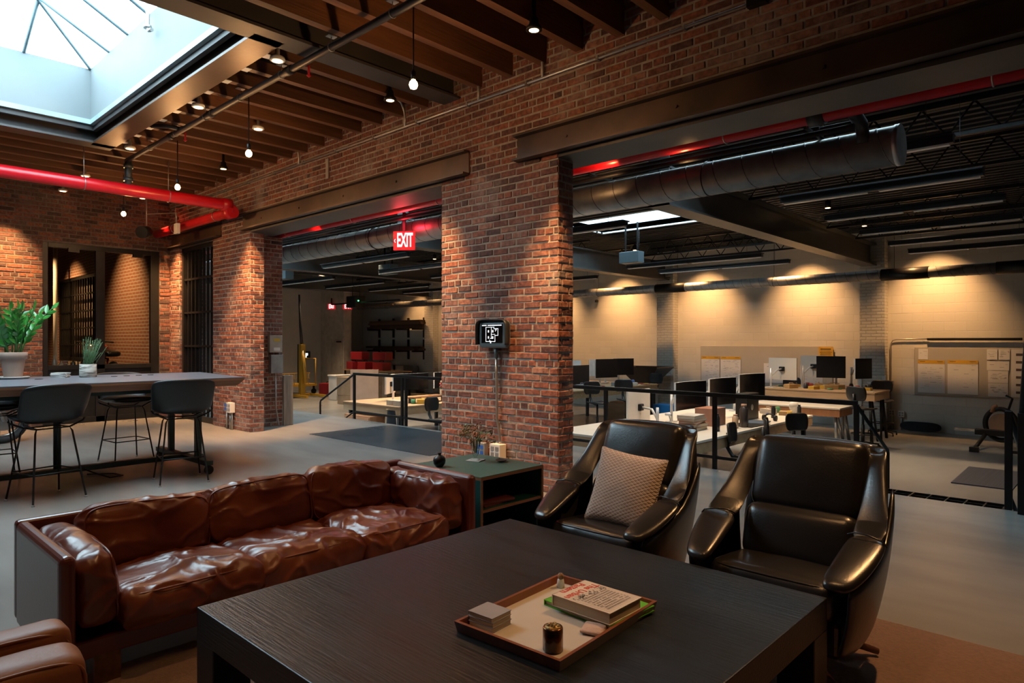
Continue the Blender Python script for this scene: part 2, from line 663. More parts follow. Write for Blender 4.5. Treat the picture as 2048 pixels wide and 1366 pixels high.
# timber joists, one object each
xs = []
x = -12.95
while x < 1.2:
    if not (-5.62 < x < -5.12):
        xs.append(x)
    x += .425
jw = .04
jl = MB().box(-jw, jw, -3.6, YW + .02, 3.98, 4.28).build('ceiling_joist', WOOD)
js = MB().box(-jw, jw, 2.82, YW + .02, 3.98, 4.28).build('ceiling_joist', WOOD)
for i, x in enumerate(xs):
    short = -9.9 < x < -5.3
    src = js if short else jl
    o = src.copy()
    COL.objects.link(o)
    o.location = (x, 0, 0)
    struct(o)
bpy.data.objects.remove(jl)
bpy.data.objects.remove(js)
# steel framing of the skylight
mb = MB()
mb.box(-9.85, -5.3, 2.56, 2.82, 3.94, 3.965)
mb.box(-9.85, -5.3, 2.64, 2.67, 3.965, 4.27)
struct(mb.build('ceiling_beam_edge', STEEL))
mb = MB()
mb.box(-5.42, -5.16, -3.6, YW + .02, 3.94, 3.965)
mb.box(-5.31, -5.27, -3.6, YW + .02, 3.965, 4.28)
struct(mb.build('ceiling_beam_header', STEELG))
mb = MB()
mb.box(-9.98, -9.72, -3.6, 2.82, 3.94, 3.965)
mb.box(-9.87, -9.83, -3.6, 2.82, 3.965, 4.28)
struct(mb.build('ceiling_beam_header_far', STEELG))
# blocks of white tape on the joist ends beside the beam
for i, x in enumerate([a for a in xs if -9.9 < a < -5.3]):
    tag(MB().box(-.05, .05, -.045, .045, -.006, .0).build('joist_hanger_plate', WHITEM), 'small pale steel plates capping the joist ends beside the skylight beam', 'plate', 'plates under the joist ends', loc=(x, 2.875, 3.98))


def shaft(name, s, z0, z1, m, lip=None):
    x0, x1, y0, y1 = s
    t = .06
    mb = MB()
    mb.box(x0 - t, x0, y0 - t, y1 + t, z0, z1)
    mb.box(x1, x1 + t, y0 - t, y1 + t, z0, z1)
    mb.box(x0, x1, y0 - t, y0, z0, z1)
    mb.box(x0, x1, y1, y1 + t, z0, z1)
    o = struct(mb.build(name, m))
    return o


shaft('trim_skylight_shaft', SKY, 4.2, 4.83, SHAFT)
# dark reveal and pale lip running round the foot of the shaft
x0, x1, y0, y1 = SKY
for nm, e, za, zb, m in (('trim_skylight_lip', .0, 4.14, 4.20, mat('lip_paint', (.30, .40, .43), rough=.5)), ('trim_skylight_reveal', .045, 4.08, 4.14, STEELG)):
    mb = MB()
    a, b = e, e + .05
    mb.box(x0 - b, x1 + b, y0 - b, y0 - a, za, zb)
    mb.box(x0 - b, x1 + b, y1 + a, y1 + b, za, zb)
    mb.box(x0 - b, x0 - a, y0 - a, y1 + a, za, zb)
    mb.box(x1 + a, x1 + b, y0 - a, y1 + a, za, zb)
    struct(mb.build(nm, m))
# hipped glass roof
lant = thing('glass_roof_lantern', 'hipped glass skylight with grey glazing bars above the white shaft', 'skylight', ((x0 + x1) / 2, (y0 + y1) / 2, 4.83))
cx, cy = (x0 + x1) / 2, (y0 + y1) / 2
hw = (y1 - y0) / 2
hl = (x1 - x0) / 2
rise = hw * .55
A = [(-hl, hw, 0), (hl, hw, 0), (hl, -hw, 0), (-hl, -hw, 0)]
Rl, Rr = (-hl + hw, 0, rise), (hl - hw, 0, rise)
BARM = mat('glazing_bar_paint', (.16, .24, .27), rough=.5)
for pr in ((A[0], Rl), (A[3], Rl), (A[1], Rr), (A[2], Rr), (Rl, Rr)):
    MB().tube(pr, .022, 4).build('hip_bar', BARM, lant)
for f in (.18, .34, .5, .66, .82):
    for sgn in (1, -1):
        xx = -hl + f * 2 * hl
        d = min(xx + hl, hl - xx, hw)
        MB().tube([(xx, sgn * hw, 0), (xx, sgn * (hw - d), rise * d / hw)], .02, 4).build('glazing_bar', BARM, lant)
for f in (.25, .5, .75):
    yy = -hw + f * 2 * hw
    d = min(yy + hw, hw - yy)
    for sgn in (1, -1):
        MB().tube([(sgn * hl, yy, 0), (sgn * (hl - d), yy, rise * d / hw)], .02, 4).build('glazing_bar', BARM, lant)
MB().add([A[0], A[1], A[2], A[3], Rl, Rr], [(0, 1, 5, 4), (1, 2, 5), (2, 3, 4, 5), (3, 0, 4)]).build('roof_glass', glass('skylight_glass', (.9, .97, 1)), lant)
tag(MB().tube([(0, 0, .32), (0, 0, .0), (.03, .0, -.06), (.12, 0, -.08)], .02, 8).tube([(0, 0, .0), (0, 0, -.03)], .04, 8).build('window_crank_opener', CONDUIT), 'small pale metal pipe opener inside the skylight shaft', 'opener', loc=(-7.35, 2.42, 4.62))

# big room shell
YF = 17.05
mb = MB()
mb.box(-25.2, 3.4, YF, YF + .3, ZL, 4.2)
struct(mb.build('wall_far', CMU, uv=True))
for k in range(5):
    xc = -20.15 + k * 5.2 + (.15 if k > 2 else 0)
    mb = MB()
    mb.box(xc - .26, xc + .26, YF - .28, YF, ZL, 3.95)
    struct(mb.build('wall_far_pilaster', CMUB, uv=True))
    if k in (2, 3):
        mb = MB()
        for sx in (-.29, .21):
            mb.box(xc + sx, xc + sx + .08, YF - .31, YF - .22, ZL, .62)
        struct(mb.build('trim_pilaster_guard', WHITEM))
struct(MB().box(-25.2, -25, -0, YF + .3, ZL, 4.2).build('wall_big_room_left', PLASTER))
struct(MB().box(-25.2, -13.4, 5.0, 5.2, ZL, 4.2).build('wall_big_room_near', PLASTER))
# ceiling of the big room with its skylight well and the unseen wells added for daylight
holes = [SKYB, SKYC, SKYD, SKYE]
xc = sorted({-25.2, 3.4} | {h[0] for h in holes} | {h[1] for h in holes})
yc = sorted({5.18, 17.3} | {h[2] for h in holes} | {h[3] for h in holes})
mb = MB()
for i in range(len(xc) - 1):
    for j in range(len(yc) - 1):
        mx, my = (xc[i] + xc[i + 1]) / 2, (yc[j] + yc[j + 1]) / 2
        if any(h[0] < mx < h[1] and h[2] < my < h[3] for h in holes):
            continue
        mb.box(xc[i], xc[i + 1], yc[j], yc[j + 1], 3.98, 4.1)
y = 5.3
while y < 17.2:                                   # ribs of the metal deck
    for a, b in ((-25, SKYE[0]), (SKYE[1], SKYC[0]), (SKYC[1], SKYD[0]), (SKYD[1], 3.3)) if y < 7.8 else (((-25, SKYB[0]), (SKYB[1], 3.3)) if 11.3 < y < 13.1 else ((-25, 3.3),)):
        mb.box(a, b, y, y + .07, 3.94, 3.98)
    y += .19
struct(mb.build('ceiling_big_room', BLACKCEIL))
shaft('trim_skylight_shaft_far', SKYB, 3.95, 4.7, SHAFTW)
shaft('trim_added_shaft_store', SKYE, 3.95, 4.5, SHAFT)
shaft('trim_added_shaft_arcade', SKYC, 3.95, 4.5, SHAFT)
shaft('trim_added_shaft_railing', SKYD, 3.95, 4.5, SHAFT)
for i, s_ in enumerate(holes):
    struct(MB().box(s_[0], s_[1], s_[2], s_[3], 4.72, 4.73).build('window_%d' % (i + 3), glass('skylight_glass')))

# steel lintels
for nm, a, b in (('trim_lintel_first', -10.15, -5.02), ('trim_lintel_second', -4.34, 2.2), ('trim_lintel_third', -13.07, -10.95)):
    mb = MB()
    mb.box(a, b, YW - .018, YW + .01, 3.12, 3.37)
    mb.box(a, b, YW - .10, YW + .0, 3.12, 3.14)
    mb.box(a, b, YW - .085, YW + .0, 3.35, 3.37)
    mb.box(a + .1, b - .1, YW + .0, 5.16, 3.085, 3.12, 1)
    for k in range(int((b - a) / 1.1)):
        mb.cyl((a + .6 + k * 1.1, YW - .028, 3.25), (a + .6 + k * 1.1, YW - .015, 3.25), .014, 8)
    struct(mb.build(nm, [STEEL, STEELG]))

# main beams of the big room, running to the pilasters
for k in range(5):
    xc_ = (-20.15, -14.95, -9.75, -4.45, .6)[k]
    mb = MB()
    mb.box(xc_ - .15, xc_ + .15, 7.5 if k in (1, 2, 3) else 5.3, YF - .05, 3.13, 3.155)
    mb.box(xc_ - .012, xc_ + .012, 7.5 if k in (1, 2, 3) else 5.3, YF - .05, 3.155, 3.6)
    mb.box(xc_ - .15, xc_ + .15, 7.5 if k in (1, 2, 3) else 5.3, YF - .05, 3.6, 3.63)
    if k in (2, 3):
        mb.box(xc_ - .15, xc_ + .15, 7.5, 7.52, 3.13, 3.98)
    struct(mb.build('ceiling_main_beam', BEAMP))
# bar joists
proto = None
for kx in range(4):
    xa, xb = ((-20, -15.1), (-14.8, -9.9), (-9.6, -4.6), (-4.3, .45))[kx]
    for y in (8.3, 9.9, 13.4, 15.2) if kx != 2 else (14.6, 15.8):
        L = xb - xa
        t = tag(MB().box(0, L, -.03, .03, 3.885, 3.925).build('bar_joist', BLACKST), 'black open-web steel joists under the dark deck of the far room', 'joist', 'open-web joists', loc=(xa, y, 0))
        if proto is None or abs(proto[2] - L) > .02:
            b_ = MB().box(0, L, -.03, .03, 3.55, 3.59).build('bottom_chord', BLACKST, t)
            w_ = MB()
            n_ = 10
            for i in range(n_):
                a_ = L * i / n_
                w_.cyl((a_, 0, 3.57), (a_ + L / n_ / 2, 0, 3.9), .012, 5)
                w_.cyl((a_ + L / n_ / 2, 0, 3.9), (a_ + L / n_, 0, 3.57), .012, 5)
            w_ = w_.build('web', BLACKST, t)
            proto = (b_, w_, L)
        else:
            for q in proto[:2]:
                c_ = q.copy()
                COL.objects.link(c_)
                c_.parent = t

# wide interior window (glazed screen) in the end wall
wn_ = struct(MB().box(WX - .12, WX - .02, 2.74, 2.82, 0, 3.06).box(WX - .12, WX - .02, 4.41, 4.55, 0, 3.06).box(WX - .12, WX - .02, 2.82, 4.41, 2.98, 3.06)
             .box(WX - .12, WX - .02, 3.52, 3.66, 0, 2.98).box(WX - .12, WX - .02, 2.82, 4.41, .92, 1.0).box(WX - .1, WX - .04, 2.82, 3.52, .05, .92).box(WX - .1, WX - .04, 3.66, 4.41, .05, .92)
             .box(WX - .12, WX - .02, 2.82, 4.41, 0, .1)
             .build('window_1', BLACKST, bevel=.004))
for a, b in ((2.82, 3.52), (3.66, 4.41)):
    MB().box(WX - .072, WX - .066, a, b, 1.0, 2.98).build('window_pane', glass('window_glass', (.93, .95, .93), .15), wn_)
for y in (3.1, 4.1):
    MB().box(WX - .03, WX + .03, y, y + .16, 2.92, 2.99).build('window_closer', BLACKST, wn_)
# barred gate under the third lintel
gt = struct(MB().box(GATE[0], GATE[0] + .07, YW + .04, YW + .12, 0, 3.1).box(GATE[1] - .07, GATE[1], YW + .04, YW + .12, 0, 3.1).box(GATE[0], GATE[1], YW + .04, YW + .12, 3.02, 3.1)
            .box(GATE[0], GATE[1], YW + .04, YW + .12, 0, .1).build('door_1', BLACKST))
for i in range(1, 8):
    xx = GATE[0] + .07 + i * (GATE[1] - GATE[0] - .14) / 8
    MB().box(xx - .012, xx + .012, YW + .06, YW + .1, .1, 3.02).build('bar', BLACKST, gt)
for z in (.75, 1.3, 1.9, 2.5):
    MB().box(GATE[0] + .07, GATE[1] - .07, YW + .055, YW + .105, z, z + .035).build('rail', BLACKST, gt)
MB().box(GATE[0] + .07, GATE[0] + .7, YW + .11, YW + .118, .1, 3.02).build('panel', mat('black_sheet', (.008, .008, .009), rough=.3), gt)
# barred window in the next room
bw_ = struct(MB().box(-21.1, -17.6, YW + .02, YW + .1, .9, 1.0).box(-21.1, -17.6, YW + .02, YW + .1, 2.95, 3.02).box(-21.1, -21.0, YW + .02, YW + .1, 1, 3).box(-17.7, -17.6, YW + .02, YW + .1, 1, 3).build('window_2', BLACKST))
for i in range(16):
    xx = -21 + .21 * i + .08
    MB().box(xx - .015, xx + .015, YW + .04, YW + .08, 1, 3).build('bar', BLACKST, bw_)
for z in (1.3, 1.72, 2.14, 2.56):
    MB().box(-21, -17.7, YW + .03, YW + .09, z, z + .03).build('rail', BLACKST, bw_)
MB().box(-21.1, -17.6, 4.95, 5.0, 0, 3.02).build('shutter', mat('pale_shutter', (.38, .31, .24), (.30, .25, .2), rough=.7, scale=3, stretch=(6, 1, .3)), bw_)

# ------------------------------------------------------------------ lamps of the lounge
dl = thing('ceiling_downlight', 'lit round downlight at near end of the row beside the skylight', 'downlight', (-5.57, 2.9, 3.9))
MB().lathe([(.02, .12), (.02, .03), (.062, .028), (.068, .0), (.06, -.006)], n=20).build('housing', WHITEM, dl)
MB().lathe([(.046, -.008), (.02, -.012), (.0, -.012)], n=20, cap=False).build('lens', LAMPON, dl)
LAMPS = [(-7.29, 2.9, 3.9, 'lit round downlight beside the skylight beam, second in its row'),
         (-9.51, 2.92, 3.9, 'lit round downlight at the far corner of the skylight'),
         (-11.58, 2.94, 3.9, 'lit round downlight above the red pipe, beyond the skylight'),
         (-7.53, 3.68, 3.9, 'dim round downlight between two joists near the longest hanging bulb'),
         (-13.0, 2.98, 3.9, 'small round downlight close to the brick end wall')]
for x, y, z, lb in LAMPS:
    dup(dl, (x, y, z), label=lb)
cl = thing('hanging_can_light', 'black hanging can light nearest the camera at the top of the brick wall', 'lamp', (-3.52, 4.02, 3.9))
MB().lathe([(.018, .3), (.018, .1), (.035, .09), (.04, .04), (.062, .02), (.066, -.005), (.058, -.006)], n=20).build('housing', BLACKST, cl)
MB().lathe([(.05, -.004), (.03, -.008), (.0, -.008)], n=20, cap=False).build('lens', LAMPON, cl)
dup(cl, (-5.52, 4.09, 3.85), label='black hanging can light above the centre brick pier, beside the hanging bulb')
dup(cl, (-9.44, 4.1, 3.85), label='black hanging can light above the far lintel of the arcade')
dup(cl, (-12.4, 4.0, 3.85), label='black hanging can light in the corner above the gate')
for (x, y, tx, tz) in ((-3.52, 4.02, -3.98, 1.2), (-5.52, 4.09, -5.38, 1.3), (-9.44, 4.1, -10.1, .9), (-12.4, 4.0, -12.9, 1.5)):
    spot('can_lamp', (x, y, 3.82), (tx, YW, tz), 820 if x > -9 else 1300, 36 if x > -9 else 56, 1)
for (x, y) in ((-5.57, 2.9), (-7.29, 2.9), (-9.51, 2.92), (-11.58, 2.94)):
    spot('ceiling_lamp', (x, y, 3.86), (x, y, 0), 50, 80, .8)
spot('ceiling_lamp', (-12.55, 2.3, 3.86), (-13.2, 2.0, 1.2), 900, 70, 1)
spot('ceiling_lamp', (-12.55, 4.5, 3.86), (-13.2, 4.6, 1.0), 500, 55, 1)
spot('next_room_lamp', (-15.4, 3.2, 3.9), (-15.5, 4.75, 1.9), 420, 75, 1)
spot('next_room_lamp', (-19.5, 3.4, 3.9), (-19.5, 4.75, 1.2), 700, 90, 1)
# lamps over the seating group, out of the picture above
spot('seating_lamp', (-.6, 4.0, 3.85), (-.6, 3.3, 0), 280, 84, .9)
spot('seating_lamp', (-1.3, 1.6, 3.85), (-1.45, 2.0, .4), 60, 70, .8)
spot('seating_lamp', (-2.6, .9, 3.85), (-3.2, 1.4, .3), 60, 80, .8)

hp = thing('pendant_bulb', 'bare lit bulb on the long black cord near the centre of the ceiling', 'pendant lamp', (-4.05, 3.22, 3.37))
MB().cyl((0, 0, .10), (0, 0, .60), .006, 6).build('cord', BLACKST, hp)
MB().lathe([(.012, .11), (.019, .10), (.019, .045), (.014, .04)], n=14).build('socket', BLACKST, hp)
MB().lathe([(.012, .045), (.03, .02), (.034, .0), (.024, -.024), (.0, -.034)], n=18, cap=False).build('bulb', BULB, hp)
for x, y, z, lb in ((-6.8, 3.22, 3.37, 'bare lit bulb hanging in the middle of the bulb row, right of the red pipe'),
                    (-8.95, 3.3, 3.37, 'bare lit bulb hanging just above the red pipe'),
                    (-11.2, 3.35, 3.33, 'bare lit bulb hanging low before the brick end wall')):
    dup(hp, (x, y, z), label=lb)
for x, y, z in ((-4.05, 3.22, 3.37), (-6.8, 3.22, 3.37), (-8.95, 3.3, 3.37), (-11.2, 3.35, 3.33)):
    l = bpy.data.lights.new('bulb_glow', 'POINT')
    l.energy, l.color, l.shadow_soft_size = 24, WARM, .04
    o = bpy.data.objects.new('bulb_glow', l)
    o.location = (x, y, z - .06)
    COL.objects.link(o)

# ------------------------------------------------------------------ lamps and added fill spots of the big room
for x in (-15.9, -13.9, -11.3, -8.6, -5.9, -3.2):
    spot('wall_washer', (x, 15.95, 3.9), (x, 17.05, 1.5), 500, 78, 1)
for x in (-20.9, -19.0):
    spot('wall_washer', (x, 15.95, 3.9), (x, 17.05, 1.5), 220, 76, 1)
for x, y in ((-19.2, 11.4), (-22.2, 13.2), (-5.3, 13.0), (-13.8, 9.6), (-10.9, 9.4), (-4.9, 8.8), (-5.2, 11.5), (-4.5, 14.5), (-9.9, 13.4), (-11.2, 8.6), (-11.3, 10.4), (-2.6, 12.6), (-16.5, 10.3), (-20, 12)):
    spot('desk_fill_spot', (x, y, 3.75), (x, y, 0), 450, 84, .9, color=(1, .70, .42))  # spots without fixtures, added to brighten desks and store
# low warm lamps washing the arcade soffit and pipes
spot('soffit_lamp', (-3.0, 5.6, 2.95), (-2.9, 5.35, 3.6), 4, 120, .8)
# ------------------------------------------------------------------ soft shapes
def cushion(name, s, m, parent, loc=(0, 0, 0), rot=(0, 0, 0), r=.05, ax=2, puff=.03, wr=.01, fr=6., seed=0, n=26, pipe=True, pipem=None, sag=0., aniso=(1, 1, 1)):
    h = [v / 2 for v in s]
    r = min(r, min(h) * .98)
    idx, vs, fs = {}, [], []
    num = [max(6, int(n * s[i] / max(s))) for i in range(3)]

    def pt(a, b, c):
        key = (round(a, 5), round(b, 5), round(c, 5))
        if key in idx:
            return idx[key]
        P = Vector((a * h[0], b * h[1], c * h[2]))
        Q = Vector([max(-(h[i] - r), min(h[i] - r, P[i])) for i in range(3)])
        d = (P - Q)
        d = d.normalized() if d.length > 1e-9 else Vector((0, 0, 1))
        V = Q + d * r
        o1, o2 = [i for i in range(3) if i != ax]
        k = (1 - (V[o1] / h[o1]) ** 2) * (1 - (V[o2] / h[o2]) ** 2)
        V[ax] += puff * max(0, k) ** .7 * (1 if V[ax] > 0 else -1)
        V[o1] += puff * .5 * (1 - (V[o2] / h[o2]) ** 2) * (V[o1] / h[o1]) * (1 - abs(V[ax]) / (h[ax] + puff))
        V[o2] += puff * .5 * (1 - (V[o1] / h[o1]) ** 2) * (V[o2] / h[o2]) * (1 - abs(V[ax]) / (h[ax] + puff))
        if sag:
            V[2] -= sag * (1 - (V[o1] / h[o1]) ** 2) * (1 if V[2] > 0 else 0)
        if wr:
            p = Vector((V.x * aniso[0], V.y * aniso[1], V.z * aniso[2])) * fr + Vector((seed * 7.3, seed * 3.1, seed))
            wv = noise.noise_vector(p * .5) * .9
            q = p + wv
            a1 = (1 - abs(noise.noise(q)) * 2) ** 3
            a2 = (1 - abs(noise.noise(q * 2.3 + Vector((5, 5, 5)))) * 2) ** 2
            low = noise.noise(p * .45)
            V += d * (wr * (max(0, a1) * .9 + a2 * .12 + low * 1.7 - .5))
        idx[key] = len(vs)
        vs.append(tuple(V))
        return idx[key]
    for f in range(3):
        o1, o2 = [i for i in range(3) if i != f]
        for sg in (-1, 1):
            for i in range(num[o1]):
                for j in range(num[o2]):
                    q = []
                    for di, dj in ((0, 0), (1, 0), (1, 1), (0, 1)):
                        c = [0, 0, 0]
                        c[f] = sg
                        c[o1] = -1 + 2 * (i + di) / num[o1]
                        c[o2] = -1 + 2 * (j + dj) / num[o2]
                        q.append(pt(*c))
                    if (sg > 0) == (f == 1):
                        q = q[::-1]
                    fs.append(tuple(q))
    mb = MB()
    mb.add(vs, fs, 0, True)
    o = mb.build(name, m, parent, subd=1)
    o.location, o.rotation_euler = loc, rot
    if pipe:
        o1, o2 = [i for i in range(3) if i != ax]
        pts = []
        for k in range(40):
            t = 2 * math.pi * k / 40
            c, s_ = math.cos(t), math.sin(t)
            e = .28
            a = abs(c) ** e * (1 if c > 0 else -1)
            b = abs(s_) ** e * (1 if s_ > 0 else -1)
            p = [0, 0, 0]
            p[o1] = a * (h[o1] - r * .22 + puff * .2 * (1 - b * b))
            p[o2] = b * (h[o2] - r * .22 + puff * .2 * (1 - a * a))
            p[ax] = h[ax] - r * .25
            pts.append(p)
        q = MB().tube(pts, .0045, 6, closed=True).build('piping', pipem or m, o)
    return o


BLEATH = mat('brown_leather', (.125, .026, .013), (.26, .078, .034), rough=.33, scale=3.5, detail=9, rvar=.1, ramp=(.42, .72), bump=.10, bscale=60, coat=.12, spec=.5)
BLEATH2 = mat('brown_leather_panel', (.11, .022, .012), (.14, .03, .016), rough=.34, scale=2, bump=.06, bscale=80, coat=.3)
TLEATH = mat('tan_leather', (.36, .15, .065), (.28, .11, .048), rough=.48, scale=3, bump=.1, bscale=70, rvar=.06)
KLEATH = mat('black_leather', (.010, .0095, .010), (.016, .0145, .0145), rough=.29, scale=5, bump=.08, bscale=110, coat=.2, spec=.6)
WALNUT = mat('walnut', (.15, .06, .025), (.09, .035, .016), rough=.4, scale=4, stretch=(1, 8, 8))

# sofa against the open floor, facing +x
so = thing('leather_sofa', 'long worn brown leather sofa with three slumped cushions behind the black coffee table', 'sofa', (-3.4, 1.78, 0))
L = 1.105
MB().box(-.40, -.34, -L, L, .12, .575).build('back_panel', BLEATH2, so, bevel=.02, seg=3)
for sg in (-1, 1):
    MB().box(-.36, .405, sg * L - (.06 if sg > 0 else 0), sg * L + (0 if sg > 0 else .06), .10, .57).build('arm_panel', BLEATH2, so, bevel=.029, seg=4)
MB().box(-.36, .33, -L + .05, L - .05, .12, .2).build('seat_base', BLEATH2, so, bevel=.01)
for x in (-.3, .27):
    for y in (-.92, .92):
        MB().box(x, x + .06, y - .05, y + .05, 0, .13).build('leg', WALNUT, so, bevel=.004)
cushion('arm_cushion', (.70, .15, .31), BLEATH, so, (.025, -L + .145, .395), (R(5), 0, 0), r=.06, ax=1, puff=.02, wr=.012, fr=8, seed=1, n=56)
cushion('arm_cushion', (.70, .15, .31), BLEATH, so, (.025, L - .145, .400), (R(-6), 0, R(180)), r=.06, ax=1, puff=.02, wr=.016, fr=8, seed=2, n=56)
cw = (2 * L - .44) / 3
for k in range(3):
    yc_ = -L + .22 + cw * (k + .5)
    cushion('seat_cushion', (.70, cw + .015, .17), BLEATH, so, (.055, yc_, .27), (0, R(-2), 0), r=.06, puff=.022, wr=.019, fr=7.5, seed=5 + k, n=72)
    cushion('back_cushion', (.16, cw + .01, .33), BLEATH, so, (-.235, yc_, .440 + (.0, .012, .02)[k]), (R((-3, 2, -2)[k]), R(-12), R((2, -2, 1)[k])), r=.075, ax=0, puff=.03, wr=.014, fr=7, seed=11 + k, n=60, aniso=(1, .7, 1.5))

# tan leather chair at the lower left, facing +y
ta = thing('tan_leather_armchair', 'tan leather armchair corner at the lower left edge, in front of the brown sofa', 'armchair', (-1.99, .19, 0))
for sg in (-1, 1):
    cushion('arm_panel', (.13, .78, .36), TLEATH, ta, (sg * .40, -.02, .37), (0, 0, 0), r=.028, ax=0, puff=.008, wr=.003, fr=3, seed=3, n=24)
    cushion('arm_cushion', (.17, .74, .30), TLEATH, ta, (sg * .255, .0, .37), (0, 0, 0), r=.045, ax=0, puff=.025, wr=.007, fr=4, seed=4, n=40)
cushion('seat_cushion', (.40, .66, .18), TLEATH, ta, (0, .06, .27), r=.06, wr=.008, seed=9, n=30)
MB().box(-.42, .42, -.44, -.36, .12, .56).build('back_panel', TLEATH, ta, bevel=.02)
MB().box(-.40, .40, -.38, .34, .10, .19).build('seat_base', TLEATH, ta, bevel=.01)
for x in (-.38, .34):
    for y in (-.38, .28):
        MB().box(x, x + .05, y, y + .05, 0, .11).build('leg', WALNUT, ta)

# coffee table
OAK = mat('black_stained_oak', (.003, .0042, .006), (.009, .014, .020), rough=.40, scale=2.6, stretch=(.8, 7, 7), detail=10, ramp=(.3, .75), bump=.22, bscale=6, bstretch=(1.2, 18, 18), rvar=.06, spec=.42)
ct = thing('coffee_table', 'large square black stained wooden coffee table with thick legs in front of the sofa', 'table', (-1.695, 1.843, 0))
hx, hy = .835, .843
MB().box(-hx, hx, -hy, hy, .30, .42).build('tabletop', OAK, ct, bevel=.004)
for sx in (-1, 1):
    for sy in (-1, 1):
        MB().box(sx * hx - (.14 if sx > 0 else 0), sx * hx + (.14 if sx < 0 else 0), sy * hy - (.14 if sy > 0 else 0), sy * hy + (.14 if sy < 0 else 0), 0, .302).build('leg', OAK, ct, bevel=.004)

# rug
tag(MB().box(-3.2, 1.6, .1, 3.70, 0, .010).build('rug', mat('taupe_wool', (.26, .145, .095), (.19, .105, .07), rough=.95, scale=60, bump=.8, bscale=260, sheen=.3), bevel=.005), 'flat taupe brown rug under the coffee table and the black armchairs', 'rug')

# serving tray and what lies in it
TEAK = mat('teak', (.22, .065, .022), (.16, .045, .016), rough=.35, scale=4, stretch=(6, 1, 6), coat=.2)
ANG = R(3)
tr = thing('wooden_tray', 'square teak tray with cream base lying on the coffee table', 'tray', (-1.475, 1.82, .42), ANG)
hx, hy = .213, .292
MB().box(-hx, hx, -hy, hy, .002, .010).build('base', mat('cream_laminate', (.56, .52, .46), (.52, .48, .42), rough=.25), tr)
for sx in (-1, 1):
    MB().add([(sx * hx, -hy, 0), (sx * hx, hy, 0), (sx * (hx + .008), hy + .008, .036), (sx * (hx + .008), -hy - .008, .036), (sx * (hx - .012), -hy, 0), (sx * (hx - .012), hy, 0), (sx * (hx - .004), hy - .004, .036), (sx * (hx - .004), -hy + .004, .036)],
             [(0, 1, 2, 3), (4, 7, 6, 5), (3, 2, 6, 7), (0, 3, 7, 4), (1, 5, 6, 2), (0, 4, 5, 1)]).build('rim', TEAK, tr)
    MB().add([(-hx, sx * hy, 0), (hx, sx * hy, 0), (hx + .008, sx * (hy + .008), .036), (-hx - .008, sx * (hy + .008), .036), (-hx, sx * (hy - .012), 0), (hx, sx * (hy - .012), 0), (hx - .004, sx * (hy - .004), .036), (-hx + .004, sx * (hy - .004), .036)],
             [(0, 1, 2, 3), (4, 7, 6, 5), (3, 2, 6, 7), (0, 3, 7, 4), (1, 5, 6, 2), (0, 4, 5, 1)]).build('rim', TEAK, tr)
ZT = .4305
PAPER = mat('book_paper', (.55, .46, .34), (.42, .35, .26), rough=.8, scale=3, stretch=(1, 1, 260))
GREY = mat('grey_card', (.30, .29, .31), (.27, .26, .28), rough=.6)
for k in range(3):
    nb = thing('notebook', ('grey spiral notebook at the bottom of the stack in the tray', 'grey spiral notebook in the middle of the stack in the tray', 'grey spiral notebook on top of the stack in the tray')[k], 'notebook', (-1.615, 1.615, ZT + .0165 * k), R(4 + (0, 2, -1)[k]), 'notebooks stacked in the tray')
    MB().box(-.055, .055, -.05, .05, 0, .0015).box(-.055, .055, -.05, .05, .0145, .016).build('cover', GREY, nb)
    MB().box(-.05, .052, -.048, .048, .0016, .0144).build('pages', PAPER, nb)
    sp = MB()
    for i in range(16):
        y = -.045 + i * .006
        sp.tube([(-.052 + .007 * math.cos(a), y, .008 + .008 * math.sin(a)) for a in [R(q * 60) for q in range(6)]], .0008, 4, closed=True)
    sp.build('spiral_binding', BLACKST, nb)
gb = thing('green_book', 'thin bright green hardback under the paperback book in the tray', 'book', (-1.425, 1.985, ZT), R(-4))
GRN = mat('green_cloth', (.10, .42, .02), (.09, .38, .02), rough=.5)
MB().box(-.155, .155, -.125, .125, 0, .003).box(-.155, .155, -.125, .125, .017, .020).box(-.157, -.153, -.125, .125, 0, .020).build('cover', GRN, gb)
MB().box(-.150, .150, -.120, .120, .003, .017).build('pages', PAPER, gb)
MB().add([(.122, -.118, .0204), (.14, -.09, .0204), (.105, -.095, .0204)], [(0, 1, 2)]).add([(.10, -.118, .0204), (.122, -.118, .0204), (.105, -.095, .0204)], [(0, 1, 2)]).build('printed_mark', BLACKST, gb)
ub = thing('paperback_book', 'worn white paperback with red title and drawing of a city block on the green book', 'book', (-1.405, 1.945, ZT + .0205), R(0))
COVER = mat('cover_white', (.66, .58, .50), (.60, .52, .44), rough=.5)
MB().box(-.125, .125, -.098, .098, 0, .002).box(-.125, .125, -.098, .098, .038, .040).box(-.127, -.123, -.098, .098, 0, .040).build('cover', COVER, ub)
MB().box(-.121, .121, -.095, .095, .002, .038).build('pages', PAPER, ub)
REDINK = mat('red_ink', (.55, .05, .02), (.5, .045, .02), rough=.5)
INK = mat('black_ink', (.02, .02, .02), (.03, .03, .03), rough=.5)
text_mesh('title', 'The Urban\nPattern', .042, REDINK, ub, (-.088, .0, .0402), (0, 0, R(-90)), ext=.0003, sx=.98)
bd = MB()
q = .0404
for i in range(20):
    for j in range(9):
        x, y = -.015 + j * .0135, .07 - i * .0075
        if rnd.random() < .87:
            bd.add([(x, y, q), (x + .008, y + .0015, q), (x + .008, y + .0045, q), (x, y + .004, q)], [(0, 1, 2, 3)])
